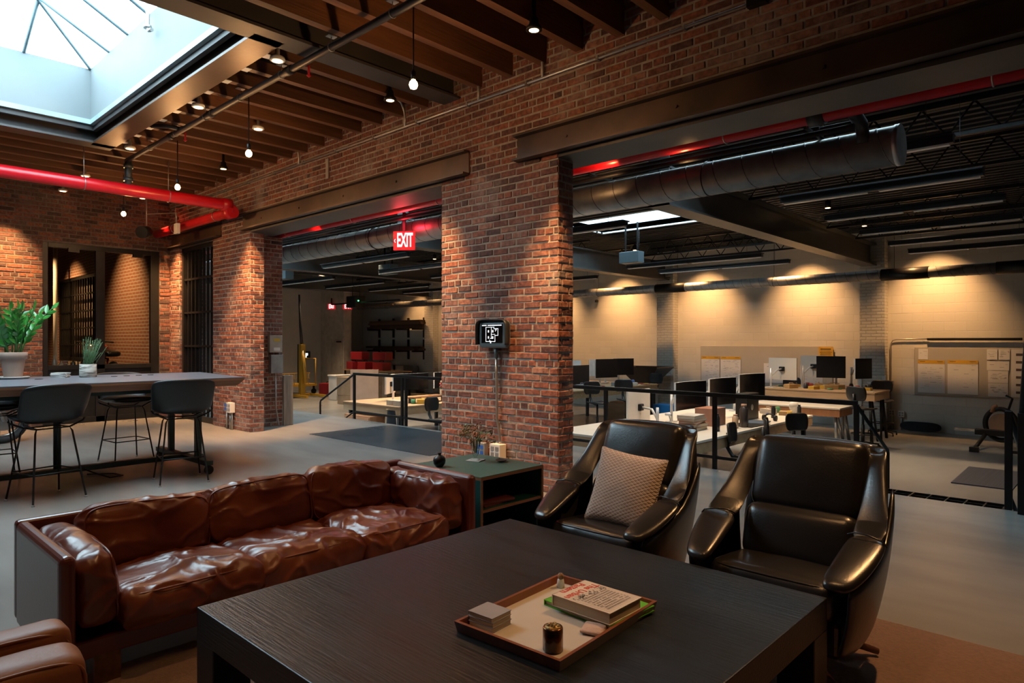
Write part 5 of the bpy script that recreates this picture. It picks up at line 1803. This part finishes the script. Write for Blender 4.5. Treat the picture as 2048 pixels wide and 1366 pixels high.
def monitor(loc, rz, label, w=.80, h=.36, curve=.05, back=MWH, tilt=0, stand='arm', zt=0., zdesk=-.45):
    """screen looks along local -y; loc is the screen centre"""
    t = thing('computer_monitor', label, 'monitor', loc, rz)
    rows_f, rows_b = [], []
    for z in (-h / 2, h / 2):
        rows_f.append([(w / 2 * u, -curve * u * u - .012, z) for u in [i / 6 for i in range(-6, 7)]])
    sc = MB().sheet(rows_f)
    sc = sc.build('screen', MB0, t)
    for z in (-h / 2, h / 2):
        rows_b.append([(w / 2 * u, -curve * u * u + .022 - .0 * u, z) for u in [i / 6 for i in range(-6, 7)]])
    fr = MB()
    rf = [[(x, y + .003, z) for x, y, z in r] for r in rows_f]
    vs = rf[0] + rf[1] + rows_b[0] + rows_b[1]
    n_ = 13
    fs = []
    for k in range(n_ - 1):
        fs += [(2 * n_ + k, 3 * n_ + k, 3 * n_ + k + 1, 2 * n_ + k + 1), (n_ + k, n_ + k + 1, 3 * n_ + k + 1, 3 * n_ + k), (k, 2 * n_ + k, 2 * n_ + k + 1, k + 1), (k, k + 1, n_ + k + 1, n_ + k)]
    fs += [(0, n_, 3 * n_, 2 * n_), (n_ - 1, 3 * n_ - 1, 4 * n_ - 1, 2 * n_ - 1)]
    fr.add(vs, fs)
    fr.build('casing', back, t)
    MB().box(-.06, .06, .02, .07, -.05, .05).build('mount_plate', BLACKST, t, bevel=.01)
    if stand == 'foot':
        MB().box(-.035, .035, .06, .09, zdesk, .02).box(-.13, .13, -.04, .16, zdesk, zdesk + .012).build('stand', back, t, bevel=.004)
    elif stand == 'arm':
        MB().tube([(0, .07, 0), (.0, .22, -.02), (.08, .34, -.16)], .018, 8).cyl((.08, .34, zdesk), (.08, .34, .02), .022, 10).box(.0, .16, .28, .40, zdesk, zdesk + .015).build('arm', ARMW, t)
    return t


def screen_pc(loc, rz, label):
    t = thing('desktop_computer', label, 'computer', loc, rz)
    MB().box(-.1, .1, -.22, .22, 0, .42).build('case', BLACKST, t, bevel=.008)
    MB().lathe([(.045, 0), (.05, .004), (.02, .005)], n=16).build('fan', CONDUIT, t).matrix_local = Matrix.Translation((.101, -.05, .2)) @ Matrix.Rotation(R(90), 4, 'Y')
    return t


def chair(loc, rz, label, high=False, group='task chairs in the far room'):
    """moulded task chair on a five-star base; faces local -y"""
    t = thing('task_chair', label, 'office chair', loc, rz, group)
    zs = .72 if high else .46
    PLA = mat('black_chair_shell', (.012, .013, .015), rough=.4)
    rows = []
    for i, (y, z, w) in enumerate(((-.21, -.01, .15), (-.18, .005, .19), (-.08, .0, .21), (.06, -.005, .21), (.15, .01, .19))):
        rows.append([(w * u, y, zs + z + .03 * abs(u) ** 3) for u in (-1, -.6, -.2, .2, .6, 1)])
    MB().sheet(rows).build('seat', PLA, t, solid=.03, subd=1)
    rows = []
    for y, z, w in ((.225, .17, .15), (.235, .20, .20), (.24, .30, .22), (.25, .40, .21), (.255, .44, .17)):
        rows.append([(w * u, y - .05 * u * u, zs + z) for u in (-1, -.6, -.2, .2, .6, 1)])
    MB().sheet(rows).build('backrest', PLA, t, solid=.028, subd=1)
    MB().tube([(0, .05, zs - .03), (0, .2, zs - .01), (0, .265, zs + .10), (0, .265, zs + .3)], [.025, .028, .028, .02], 8).build('back_support', PLA, t)
    MB().cyl((0, 0, .08), (0, 0, zs - .02), .022, 12).cyl((0, 0, .10), (0, 0, zs * .6), .03, 12).build('column', BLACKST if high else CONDUIT, t)
    b = MB()
    for k in range(5):
        a = 2 * math.pi * k / 5 + .3
        b.tube([(0, 0, .11), (.28 * math.cos(a), .28 * math.sin(a), .07)], [.02, .014], 8)
        b.cyl((.28 * math.cos(a) - .012, .28 * math.sin(a), .03), (.28 * math.cos(a) + .012, .28 * math.sin(a), .03), .03, 12)
    b.build('star_base', BLACKST, t)
    if high:
        f = MB().tube([(.2 * math.cos(a), .2 * math.sin(a), .26) for a in [2 * math.pi * i / 24 for i in range(24)]], .011, 6, closed=True)
        for k in range(3):
            a = 2 * math.pi * k / 3
            f.cyl((0, 0, .26), (.2 * math.cos(a), .2 * math.sin(a), .26), .008, 6)
        f.build('foot_ring', BLACKST, t)
    return t


# --- desk B, nearest, runs away along y behind the left armchair
desk((-5.05, 9.55, ZL), 2.05, 4.6, .74, 'long double workbench with white top directly behind the railing at right', WHTOP)
monitor((-5.42, 8.55, .42), R(-90 + 8), 'cream-backed monitor turned away, nearest on the white workbench', .78, .52, .0, MBK, zdesk=-.22)
monitor((-4.98, 9.25, .58), R(90 - 3), 'wide curved black monitor, left one of the three on the white workbench', .86, .42, .05, zdesk=-.44)
monitor((-4.98, 10.30, .58), R(90 - 2), 'wide curved black monitor, middle one of the three on the white workbench', .88, .44, .06, zdesk=-.44)
monitor((-4.98, 11.45, .60), R(90 - 8), 'wide curved black monitor, right one of the three on the white workbench', .80, .46, .06, zdesk=-.46)
screen_pc((-4.62, 10.55, .14), R(0), 'black desktop tower computer standing on the white workbench')
dchair = chair((-3.78, 8.65, ZL), R(90 + 10), 'black office chair at the near end of the white workbench, behind the railing')
dup(dchair, (-3.62, 10.35, ZL), R(90 - 30), 'black office chair turned toward the camera by the middle of the white workbench')
dup(dchair, (-3.68, 9.6, ZL), R(90 + 20), 'black office chair half hidden behind another beside the white workbench')


def book(loc, rz, w, d, h, col, label, group=None):
    t = thing('desk_book', label, 'book', loc, rz, group)
    MB().box(-w / 2, w / 2, -d / 2, d / 2, 0, h * .12).box(-w / 2, w / 2, -d / 2, d / 2, h * .88, h).box(-w / 2 - .002, -w / 2 + .002, -d / 2, d / 2, 0, h).build('cover', mat('cover_%02d%02d%02d' % tuple(int(c * 99) for c in col), col, rough=.5), t)
    MB().box(-w / 2 + .004, w / 2 - .004, -d / 2 + .004, d / 2 - .004, h * .12, h * .88).build('pages', PAPER, t)
    return t


z = .14
for i, (col, h) in enumerate((((.28, .16, .09), .05), ((.35, .2, .12), .045), ((.42, .07, .03), .035), ((.3, .16, .1), .04), ((.6, .55, .48), .045))):
    book((-4.62 + .01 * (i % 2), 8.75 - .02 * i, z), R((4, -5, 8, -2, 5)[i]), .26, .36, h, col, ('thick brown book at the bottom of the pile on the white workbench', 'tan book second from the bottom of the pile on the white workbench', 'red book in the middle of the pile on the white workbench', 'brown book second from the top of the pile on the white workbench', 'white book on top of the pile on the white workbench')[i])
    z += h + .001
tag(MB().box(-.15, .15, -.2, .2, 0, .26).build('brown_carton', mat('brown_carton', (.36, .17, .11), rough=.7), bevel=.004), 'reddish brown carton standing behind the book pile on the white workbench', 'box', loc=(-4.70, 9.42, .14))


def bottle(loc, r, h, col, label, capc=(.02, .02, .02), kind='bottle'):
    t = thing('drink_' + kind, label, kind, loc)
    MB().lathe([(r * .92, 0), (r, .006), (r, h * .78), (r * .7, h * .86), (r * .62, h * .9)], n=18).build('body', mat('b_%02d%02d%02d' % tuple(int(c * 99) for c in col), col, rough=.35), t)
    MB().cyl((0, 0, h * .9), (0, 0, h), r * .66, 14).build('cap', mat('c_%02d%02d%02d' % tuple(int(c * 99) for c in capc), capc, rough=.4), t)
    return t


bottle((-4.28, 8.78, .14), .04, .25, (.02, .02, .02), 'slim black drink bottle beside the book pile on the white workbench')
bottle((-4.25, 9.30, .14), .045, .20, (.50, .33, .2), 'tan squeeze bottle right of the railing post on the white workbench', (.5, .3, .2))
bottle((-4.20, 9.48, .14), .06, .34, (.05, .035, .03), 'tall dark tumbler with tan lid on the white workbench', (.45, .25, .16), 'tumbler')
bottle((-4.35, 10.95, .14), .035, .20, (.02, .02, .02), 'slim black canister beyond the headphones on the white workbench', kind='canister')
bottle((-4.15, 11.55, .14), .032, .19, (.03, .03, .03), 'slim black canister at the far end of the white workbench', kind='canister')
hpz = thing('headphones', 'black over-ear headphones lying on the white workbench', 'headphones', (-4.25, 10.55, .155))
MB().tube([(.09 * math.cos(a), 0, .09 * math.sin(a)) for a in [R(15 * i) for i in range(13)]], .012, 8).build('headband', BLACKST, hpz)
for sx in (-1, 1):
    MB().cyl((sx * .07, 0, .03), (sx * .11, 0, .03), .045, 14).build('ear_cup', BLACKST, hpz)
tag(MB().box(-.16, .16, -.22, .22, 0, .018).build('blue_folder', mat('slate_blue', (.07, .11, .17), rough=.4), bevel=.003), 'slate blue folder lying flat beside the black tower computer', 'folder', loc=(-4.28, 10.15, .14), rz=R(12))
tag(MB().box(-.2, .2, -.3, .3, 0, .010).build('dark_laptop', BLACKST, bevel=.003), 'thin dark closed laptop at the bench edge right of the drink bottles', 'laptop', loc=(-4.26, 9.78, .14), rz=R(-4))
sk_ = thing('model_skull', 'white model head on the far end of the white workbench', 'model head', (-4.35, 11.85, .14))
MB().lathe([(.03, 0), (.05, .03), (.07, .08), (.085, .14), (.07, .19), (.03, .215), (0, .22)], n=16, cap=False).build('cranium', mat('skull_white', (.7, .66, .6), rough=.6), sk_)
MB().box(.04, .085, -.03, .03, .03, .08).build('jaw', MATS['skull_white'], sk_, bevel=.01)
lmp = thing('desk_microphone_arm', 'small white desk fan arm beside the cream-backed monitor', 'desk gadget', (-4.95, 8.62, .14))
MB().cyl((0, 0, 0), (0, 0, .02), .06, 14).tube([(0, 0, .02), (.03, .0, .12), (.0, .0, .2)], .008, 6).cyl((-.05, 0, .2), (.05, 0, .2), .02, 10).build('stem', ARMW, lmp)
r3 = random.Random(11)


def clutter(x0, x1, y0, y1, z, n, where, seed):
    """small odds and ends on a bench, each its own object"""
    q = random.Random(seed)
    kinds = [('marker_pen', 'pen'), ('coffee_mug', 'mug'), ('notepad', 'notepad'), ('tape_roll', 'tape roll'), ('tool_case', 'case'), ('paint_jar', 'jar'), ('component_box', 'box')]
    cols = [((.55, .50, .44), 'cream'), ((.04, .04, .05), 'black'), ((.35, .03, .03), 'red'), ((.05, .12, .35), 'blue'), ((.45, .28, .12), 'tan'), ((.25, .25, .26), 'grey'), ((.08, .28, .12), 'green'), ((.6, .35, .04), 'yellow')]
    used = {}
    for i in range(n):
        kn, ct_ = kinds[(i * 3 + seed) % 7]
        cc, cn_ = cols[(i + i // 7 + seed) % 8]
        m = mat('bits_' + cn_, cc, rough=.45)
        x, y, rz = q.uniform(x0, x1), q.uniform(y0, y1), q.uniform(0, 3)
        mb = MB()
        if ct_ == 'pen':
            mb.cyl((-.07, 0, .008), (.07, 0, .008), .008, 8)
        elif ct_ == 'mug':
            mb.lathe([(.035, 0), (.04, .01), (.042, .095), (.037, .095), (.035, .02), (0, .015)], n=14, cap=False).tube([(.04, 0, .08), (.07, 0, .07), (.07, 0, .035), (.04, 0, .025)], .006, 6)
        elif ct_ == 'notepad':
            mb.box(-.08, .08, -.11, .11, 0, .012)
        elif ct_ == 'tape roll':
            mb.tube([(.045 * math.cos(a), .045 * math.sin(a), .015) for a in [R(30 * k) for k in range(12)]], .014, 6, closed=True)
        elif ct_ == 'case':
            mb.box(-.13, .13, -.08, .08, 0, .09).tube([(-.05, 0, .09), (-.05, 0, .12), (.05, 0, .12), (.05, 0, .09)], .008, 6)
        elif ct_ == 'jar':
            mb.lathe([(.04, 0), (.045, .01), (.045, .08), (.035, .09), (.035, .11), (0, .11)], n=14, cap=False)
        else:
            mb.box(-.07, .07, -.09, .09, 0, .07)
        key = (cn_, ct_)
        used[key] = used.get(key, 0) + 1
        o = tag(mb.build(kn, m, bevel=.003 if ct_ in ('case', 'box') else 0), '%s %s among the clutter on %s' % (cn_, ct_, where), ct_, 'clutter on ' + where, loc=(x, y, z), rz=rz)


clutter(-4.95, -4.2, 8.0, 8.5, .14, 9, 'the near end of the white workbench', 1)
clutter(-4.75, -4.15, 11.0, 11.8, .14, 8, 'the far end of the white workbench', 3)

# --- desk A, far left behind the pier
desk((-9.75, 12.6, ZL), 2.2, 3.9, .95, 'tall far workbench with monitors just right of the brick pier', BIRW, apron=mat('osb_panel', (.36, .24, .13), (.25, .16, .08), rough=.7, scale=30))
monitor((-9.55, 12.55, .60), R(90), 'black monitor nearest to the brick pier on the far tall workbench', .70, .48, .0, zdesk=-.25)
monitor((-9.5, 13.55, .74), R(90 - 14), 'black tilted monitor in the middle of the far tall workbench', .70, .46, .0, zdesk=-.39)
monitor((-9.5, 14.3, .76), R(90 - 22), 'black monitor at the right end of the far tall workbench', .62, .42, .0, zdesk=-.41)
monitor((-10.2, 13.1, .72), R(-90), 'white-backed monitor, left one behind the far tall workbench screens', .62, .42, .0, zdesk=-.37)
monitor((-10.2, 14.1, .72), R(-90), 'white-backed monitor, right one behind the far tall workbench screens', .62, .42, .0, zdesk=-.37)
clutter(-9.2, -8.75, 11.6, 14.3, .35, 16, 'the far tall workbench', 2)
hb = thing('wooden_hopper_bin', 'dark flared wooden bin standing left of the first white pilaster', 'bin', (-9.9, 16.0, ZL))
rows = [[(sx * a, sy * b, z_) for sx, sy in ((-1, -1), (1, -1), (1, 1), (-1, 1))] for a, b, z_ in ((.22, .2, .85), (.62, .45, 1.30))]
MB().sheet(rows, smooth=False, closed=True).build('hopper', mat('dark_walnut_sheet', (.035, .018, .012), rough=.35), hb, solid=.02)
MB().box(-.2, .2, -.18, .18, 0, .86).build('stand', BLACKST, hb)
hch = chair((-8.15, 11.3, ZL), R(-90 + 160), 'black tall drafting chair with foot ring, left one before the far workbench', True, 'drafting chairs in the far room')
dup(hch, (-8.1, 12.3, ZL), R(50), 'black tall drafting chair with foot ring, third before the far workbench')
dup(hch, (-8.7, 10.4, ZL), R(110), 'black tall drafting chair with foot ring, nearest the brick pier')
dup(hch, (-9.3, 15.35, ZL), R(0), 'black tall drafting chair behind the far workbench, beside the wooden bin')
tag(MB().box(-.3, .3, -.2, .2, 0, .42).build('blue_crate', mat('crate_blue', (.02, .20, .50), rough=.5), bevel=.01), 'bright blue crate on the floor beyond the far tall workbench', 'crate', loc=(-8.6, 14.9, ZL))
tag(MB().box(-.3, .3, -.25, .25, 0, .5).build('plain_carton', BIRW, bevel=.005), 'plain brown carton on the floor under the far tall workbench', 'box', loc=(-9.3, 13.9, ZL))

# --- desk C, low trestle bench and high bench at the right
desk((-4.95, 13.75, ZL), 1.8, .8, .74, 'low plywood trestle table with pale top left of the tall right bench', WHTOP, CONDUIT, True, ORW)
desk((-4.85, 14.85, ZL), 2.3, 1.1, 1.0, 'tall cluttered workbench before the second white pilaster', BIRW, BLACKST, True, BIRW)
monitor((-5.65, 14.75, .80), R(170), 'cream-backed monitor, left one on the tall right workbench', .66, .48, .0, MBK, zdesk=-.40)
monitor((-5.12, 15.15, .86), R(172), 'cream-backed monitor behind the grey arms on the tall right workbench', .60, .46, .0, MBK, zdesk=-.46)
monitor((-4.70, 14.9, .86), R(14), 'black square monitor facing the camera on the tall right workbench', .56, .46, .0, MWH, zdesk=-.46)
monitor((-4.10, 15.0, .84), R(68), 'narrow edge-on monitor at the right end of the tall right workbench', .50, .42, .0, MWH, zdesk=-.44)
clutter(-5.85, -3.85, 14.4, 15.2, .40, 34, 'the tall right workbench', 4)
dup(hch, (-3.95, 15.85, ZL), R(20), 'black tall drafting chair behind the right end of the tall right workbench')
dup(hch, (-3.75, 13.7, ZL), R(160), 'black tall drafting chair tucked before the tall right workbench')
dup(hch, (-5.9, 15.75, ZL), R(0), 'black tall drafting chair behind the tall right workbench')

# --- desk D, left opening
desk((-11.3, 9.15, ZL), 1.9, 2.6, .74, 'plywood workbench with wide black monitor seen between pier and left railing', BIRW)
monitor((-11.05, 8.72, .56), R(90), 'wide black monitor on the left plywood workbench', .92, .34, .0, zdesk=-.42)
monitor((-11.05, 9.75, .56), R(90), 'black monitor beside the brick pier on the left plywood workbench', .80, .34, .0, zdesk=-.42)
monitor((-11.55, 8.55, .50), R(-55), 'cream-backed monitor turned away on the left plywood workbench', .60, .40, .0, MBK, stand='foot', zdesk=-.36)
clutter(-11.0, -10.45, 8.2, 10.3, .14, 14, 'the left plywood workbench', 5)
bottle((-10.45, 9.35, .14), .04, .26, (.10, .50, .04), 'bright green spray bottle on the left plywood workbench beside the pier', (.1, .45, .05))
fl = thing('flower_bouquet', 'bouquet of pink and cream flowers in a jar on the left plywood workbench', 'flowers', (-10.65, 9.35, .14))
MB().lathe([(.05, 0), (.055, .01), (.05, .16), (.045, .16), (.045, .02), (0, .015)], n=16, cap=False).build('jar', WHITEM, fl)
for nm, cc, sd_ in (('pink_petals', (.55, .10, .10), 1), ('cream_petals', (.65, .48, .33), 2), ('leaves', (.08, .16, .06), 3)):
    q = random.Random(sd_)
    mb = MB()
    for i in range(22):
        d = Vector((q.gauss(0, 1), q.gauss(0, 1), q.gauss(.2, .8))).normalized() * q.uniform(.06, .15)
        mb.lathe([(.012, -.02), (.03, 0), (.02, .02), (0, .024)], c=(d.x, d.y, .32 + d.z), n=7, cap=False)
    mb.build(nm, mat(nm, cc, rough=.7), fl)
ms = thing('monitor_shelf', 'low dark shelf under the wide monitor on the left plywood workbench', 'shelf', (-10.75, 8.95, .14))
MB().box(-.12, .12, -.5, .5, .10, .12).build('shelf_top', WALNUT, ms)
for y in (-.45, .43):
    MB().box(-.11, .11, y, y + .02, 0, .10).build('side', BLACKST, ms)
for i, lb in enumerate(('small cream carton at the corner of the left plywood workbench', 'second small cream carton at the corner of the left plywood workbench')):
    tag(MB().box(-.09, .09, -.11, .11, 0, .10).build('small_carton', mat('cream_carton', (.5, .40, .3), rough=.7), bevel=.002), lb, 'box', loc=(-10.75 + .22 * i, 8.05, .14))
dr = thing('drawer_cabinet', 'orange plywood drawer cabinet under the left plywood workbench', 'cabinet', (-11.55, 7.75, ZL))
MB().box(-.45, .45, -.02, .5, .05, .50).build('body', ORW, dr, bevel=.003)
MB().box(-.43, .43, -.035, -.02, .08, .47).build('drawer', ORW, dr, bevel=.003)
MB().box(-.05, .05, -.045, -.035, .38, .40).build('handle', BLACKST, dr)
dup(dchair, (-9.95, 8.55, ZL), R(90 + 8), 'black office chair seen through the left railing, beside the pier')
jk = thing('hanging_jacket', 'dark jacket draped over a wooden post of the left plywood workbench', 'jacket', (-10.35, 7.70, ZL))
rows = []
for i in range(9):
    f = i / 8
    rows.append([((.10 + .09 * f) * math.cos(a) + .02 * math.sin(5 * a + f * 3) * f, (.05 + .05 * f) * math.sin(a), .68 - .62 * f) for a in [2 * math.pi * k / 20 for k in range(20)]])
MB().sheet(rows, closed=True).build('cloth', mat('dark_cloth', (.015, .016, .022), rough=.9), jk)
MB().box(-.16, -.10, -.03, .03, .1, .70).build('hook_post', BIRW, jk)

# --- store area at the far left
CARTON = mat('cardboard', (.33, .24, .16), (.28, .20, .13), rough=.85, scale=3)
for k in range(3):
    for j in range(2):
        t = thing('cardboard_box', '%s cardboard box in the %s column of the stack beyond the left handrail' % (('bottom', 'middle', 'top')[k], ('left', 'right')[j]), 'box', (-18.3 + .0 * j, 12.05 + .62 * j, ZL + .29 * k), R(3 * k - 2), 'stacked cardboard boxes')
        MB().box(-.38, .38, -.29, .29, 0, .285).build('carton', CARTON, t, bevel=.004)
        MB().box(-.03, .03, -.292, .292, .284, .2865).build('tape', mat('parcel_tape', (.42, .32, .2), rough=.4), t)
tag(MB().box(-.38, .38, -.03, .03, 0, 1.25).build('cardboard_sheet', mat('pinkish_cardboard', (.42, .27, .19), (.36, .23, .16), rough=.85)), 'large upright cardboard sheet behind the left plywood workbench', 'cardboard sheet', loc=(-15.1, 10.35, ZL), rz=R(40))
for k in range(3):
    tag(MB().box(-.24, .24, -.3, .3, 0, .80).box(-.27, .27, -.33, .33, .80, .86).build('white_storage_bin', WHITEM, bevel=.02), ('white storage bin nearest the red toolbox on the store floor', 'white storage bin in the middle of the row of three', 'white storage bin nearest the cardboard stack')[k], 'bin', loc=(-20.0 + .1 * k, 12.7 + .68 * k, ZL))
wt = thing('storage_table', 'long table piled with red tool cases in front of the lumber racks', 'table', (-21.4, 15.2, ZL))
MB().box(-1.7, 1.7, -.4, .4, .86, .9).build('tabletop', BIRW, wt)
for sx in (-1.6, 1.6):
    for sy in (-.35, .35):
        MB().box(sx - .03, sx + .03, sy - .03, sy + .03, 0, .86).build('leg', BLACKST, wt)
REDC = mat('red_case_plastic', (.34, .015, .02), (.28, .012, .016), rough=.4)
for i, (x, y, zz, lb) in enumerate(((-22.6, 15.0, .305, 'red tool case at the left end of the storage table'), (-21.8, 15.0, .305, 'red tool case second from the left on the storage table'), (-20.9, 15.1, .305, 'red tool case near the right end of the storage table'), (-22.2, 15.0, .69, 'red tool case stacked on the left pair on the storage table'), (-20.85, 15.1, .69, 'red tool bag stacked on the right case on the storage table'), (-22.3, 13.7, ZL, 'red toolbox on the floor below the yellow hoist'))):
    t = thing('red_tool_case', lb, 'tool case', (x, y, zz), R(i * 7 - 14))
    MB().box(-.33, .33, -.2, .2, 0, .31 if i < 5 else .42).build('body', REDC, t, bevel=.02)
    MB().tube([(-.12, 0, .31 if i < 5 else .42), (-.12, 0, .37 if i < 5 else .48), (.12, 0, .37 if i < 5 else .48), (.12, 0, .31 if i < 5 else .42)], .012, 6).build('handle', BLACKST, t)
YEL = mat('machine_yellow', (.52, .28, .02), (.46, .24, .018), rough=.45)
ho = thing('yellow_hoist', 'yellow and black engine hoist with a tall raised boom near the left wall', 'hoist', (-22.0, 12.4, ZL))
MB().box(-.09, .09, -.09, .09, 0, 1.9).build('mast', YEL, ho, bevel=.01)
MB().tube([(.25, 0, .5), (.02, 0, 1.7)], .07, 8).build('ram', YEL, ho)
MB().box(-.22, -.10, -.06, .06, .5, 1.9).build('black_guard', BLACKST, ho)
MB().tube([(0, 0, 1.8), (-.12, 0, 2.6), (-.2, 0, 3.7)], [.06, .045, .03], 8).build('boom', BLKPIPE, ho)
MB().box(-.1, 1.0, -.4, -.32, .03, .11).box(-.1, 1.0, .32, .4, .03, .11).box(-.15, 0, -.4, .4, .03, .11).build('base_frame', YEL, ho)
yc = thing('yellow_platform_cart', 'yellow wire-sided platform cart against the left wall', 'cart', (-23.5, 12.5, ZL))
MB().box(-.5, .5, -1.5, 1.1, .30, .38).build('platform', YEL, yc)
mb = MB()
for i in range(12):
    mb.cyl((.48, -1.45 + .2 * i, .38), (.48, -1.45 + .2 * i, .80), .012, 6)
mb.tube([(.48, -1.45, .8), (.48, .8, .8)], .016, 6).tube([(.48, -1.45, .6), (.48, .8, .6)], .012, 6).tube([(.48, 1.05, .38), (.48, 1.05, 1.35), (-.4, 1.05, 1.35), (-.4, 1.05, .38)], .022, 8)
mb.build('wire_side', YEL, yc)
for sx in (-.42, .42):
    for sy in (-1.4, 1.0):
        MB().cyl((sx - .03, sy, .1), (sx + .03, sy, .1), .10, 14).box(sx - .03, sx + .03, sy - .03, sy + .03, .15, .32).build('caster', BLACKST, yc)
tag(MB().box(-.5, .5, -.7, .7, 0, .72).build('dark_crate', mat('dark_brown_crate', (.10, .05, .03), rough=.7), bevel=.01), 'large dark brown crate on the floor before the yellow cart', 'crate', loc=(-22.0, 10.9, ZL))
wd = thing('wall_display_unit', 'small lit floor plan display on the far left wall above the yellow cart', 'display', (-24.96, 14.2, .84))
MB().box(0, .06, -.22, .22, -.16, .16).build('housing', BLACKST, wd, bevel=.02)
MB().box(.061, .063, -.10, .10, -.02, .08).box(.061, .063, -.04, .04, -.10, -.02).build('floor_plan_drawing', WLINE, wd)

# corner closet with door, racks of lumber
CW = mat('closet_paint', (.50, .44, .36), rough=.6)
struct(MB().box(-25, -23.25, 14.95, 15.3, ZL, 3.95).build('wall_corner_closet', CW))
dr2 = struct(MB().box(-.42, .42, -.03, .0, 0, 2.1).build('door_2', mat('door_paint', (.42, .36, .29), rough=.5)))
dr2.location = (-23.75, 14.945, ZL)
MB().box(.1, .36, -.10, -.03, 1.96, 2.02).build('door_closer', BLACKST, dr2)
MB().cyl((.33, -.08, 1.0), (.33, -.03, 1.0), .03, 10).build('door_handle', CONDUIT, dr2)
exit_sign((-24.05, 14.88, 2.83), R(20), 'small lit EXIT sign above the closet door in the far corner', False, 1.15)
exit_sign((-23.15, 15.05, 2.80), R(62), 'small lit EXIT sign seen at an angle beside the closet corner', False, 1.1)
LUM = [mat('lumber_%d' % i, c, rough=.7, scale=2, stretch=(1, 8, 8)) for i, c in enumerate(((.07, .035, .02), (.12, .06, .035), (.16, .09, .05), (.05, .028, .018)))]
for k, (zb, lb) in enumerate(((1.86, 'upper lumber rack arms on the far wall left of the brick pier'), (.98, 'lower lumber rack arms on the far wall left of the brick pier'))):
    t = thing('lumber_rack', lb, 'rack', (-22.2, 16.9, zb))
    for x in (-1.5, -.5, .5, 1.5):
        MB().box(x - .04, x + .04, -.5, .12, 0, .06).build('arm', BLACKST, t)
        MB().box(x - .04, x + .04, .06, .12, -.3, .5).build('upright', BLACKST, t)
    q = random.Random(k)
    for i in range(12 if k == 0 else 6):
        L_ = q.uniform(1.3, 1.85)
        xo = q.uniform(-.15, .3)
        row = i // 3
        y = -.42 + .15 * (i % 3)
        tag(MB().box(-L_, L_, -.07, .07, 0, .08).build('lumber_board', LUM[i % 4]), 'rough brown boards laid along the %s lumber rack' % ('upper', 'lower')[k], 'board', 'boards on the %s rack' % ('upper', 'lower')[k], loc=(-22.2 + xo, 16.9 + y, zb + .061 + .082 * row), rz=R(q.uniform(-.5, .5)))
for i, x in enumerate((-23.0, -22.4, -21.6)):
    tag(MB().box(-.4, .4, -.03, .03, 0, 1.0).build('pale_sheet_panel', PLASTER), ('pale sheet panel leaning on the far wall, nearest the closet', 'pale sheet panel leaning on the far wall, middle of three', 'pale sheet panel leaning on the far wall, nearest the pilaster')[i], 'panel', loc=(x + .2, 16.9 - .0, ZL))
tag(MB().box(-.3, .3, -.1, .1, 0, 1.05).build('grey_radiator', mat('slate_radiator', (.06, .07, .08), (.03, .035, .04), rough=.5, scale=1, stretch=(40, 1, 1))), 'dark ribbed radiator standing below the lumber rack', 'radiator', loc=(-20.7, 16.3, ZL))
go = thing('ceiling_door_opener', 'black motor unit with green light and rails under the far left ceiling', 'motor', (-19.7, 13.2, 2.72))
MB().box(-.35, .2, -.22, .22, -.15, .25).build('motor_housing', BLACKST, go, bevel=.02)
MB().box(-1.6, 2.4, -.03, .03, .0, .05).build('rail', BLACKST, go, bevel=.004)
MB().box(-.6, 1.6, .3, .36, -.1, -.06).build('brass_rail', BRASS, go)
MB().cyl((.21, -.1, .08), (.225, -.1, .08), .022, 10).build('indicator_light', mat('green_led', (.1, 1, .3), (.1, 1, .3), emit=6), go)
for sx in (-.3, .15):
    MB().cyl((sx, 0, .2), (sx, 0, 1.4), .01, 6).build('hanger', BLACKST, go)
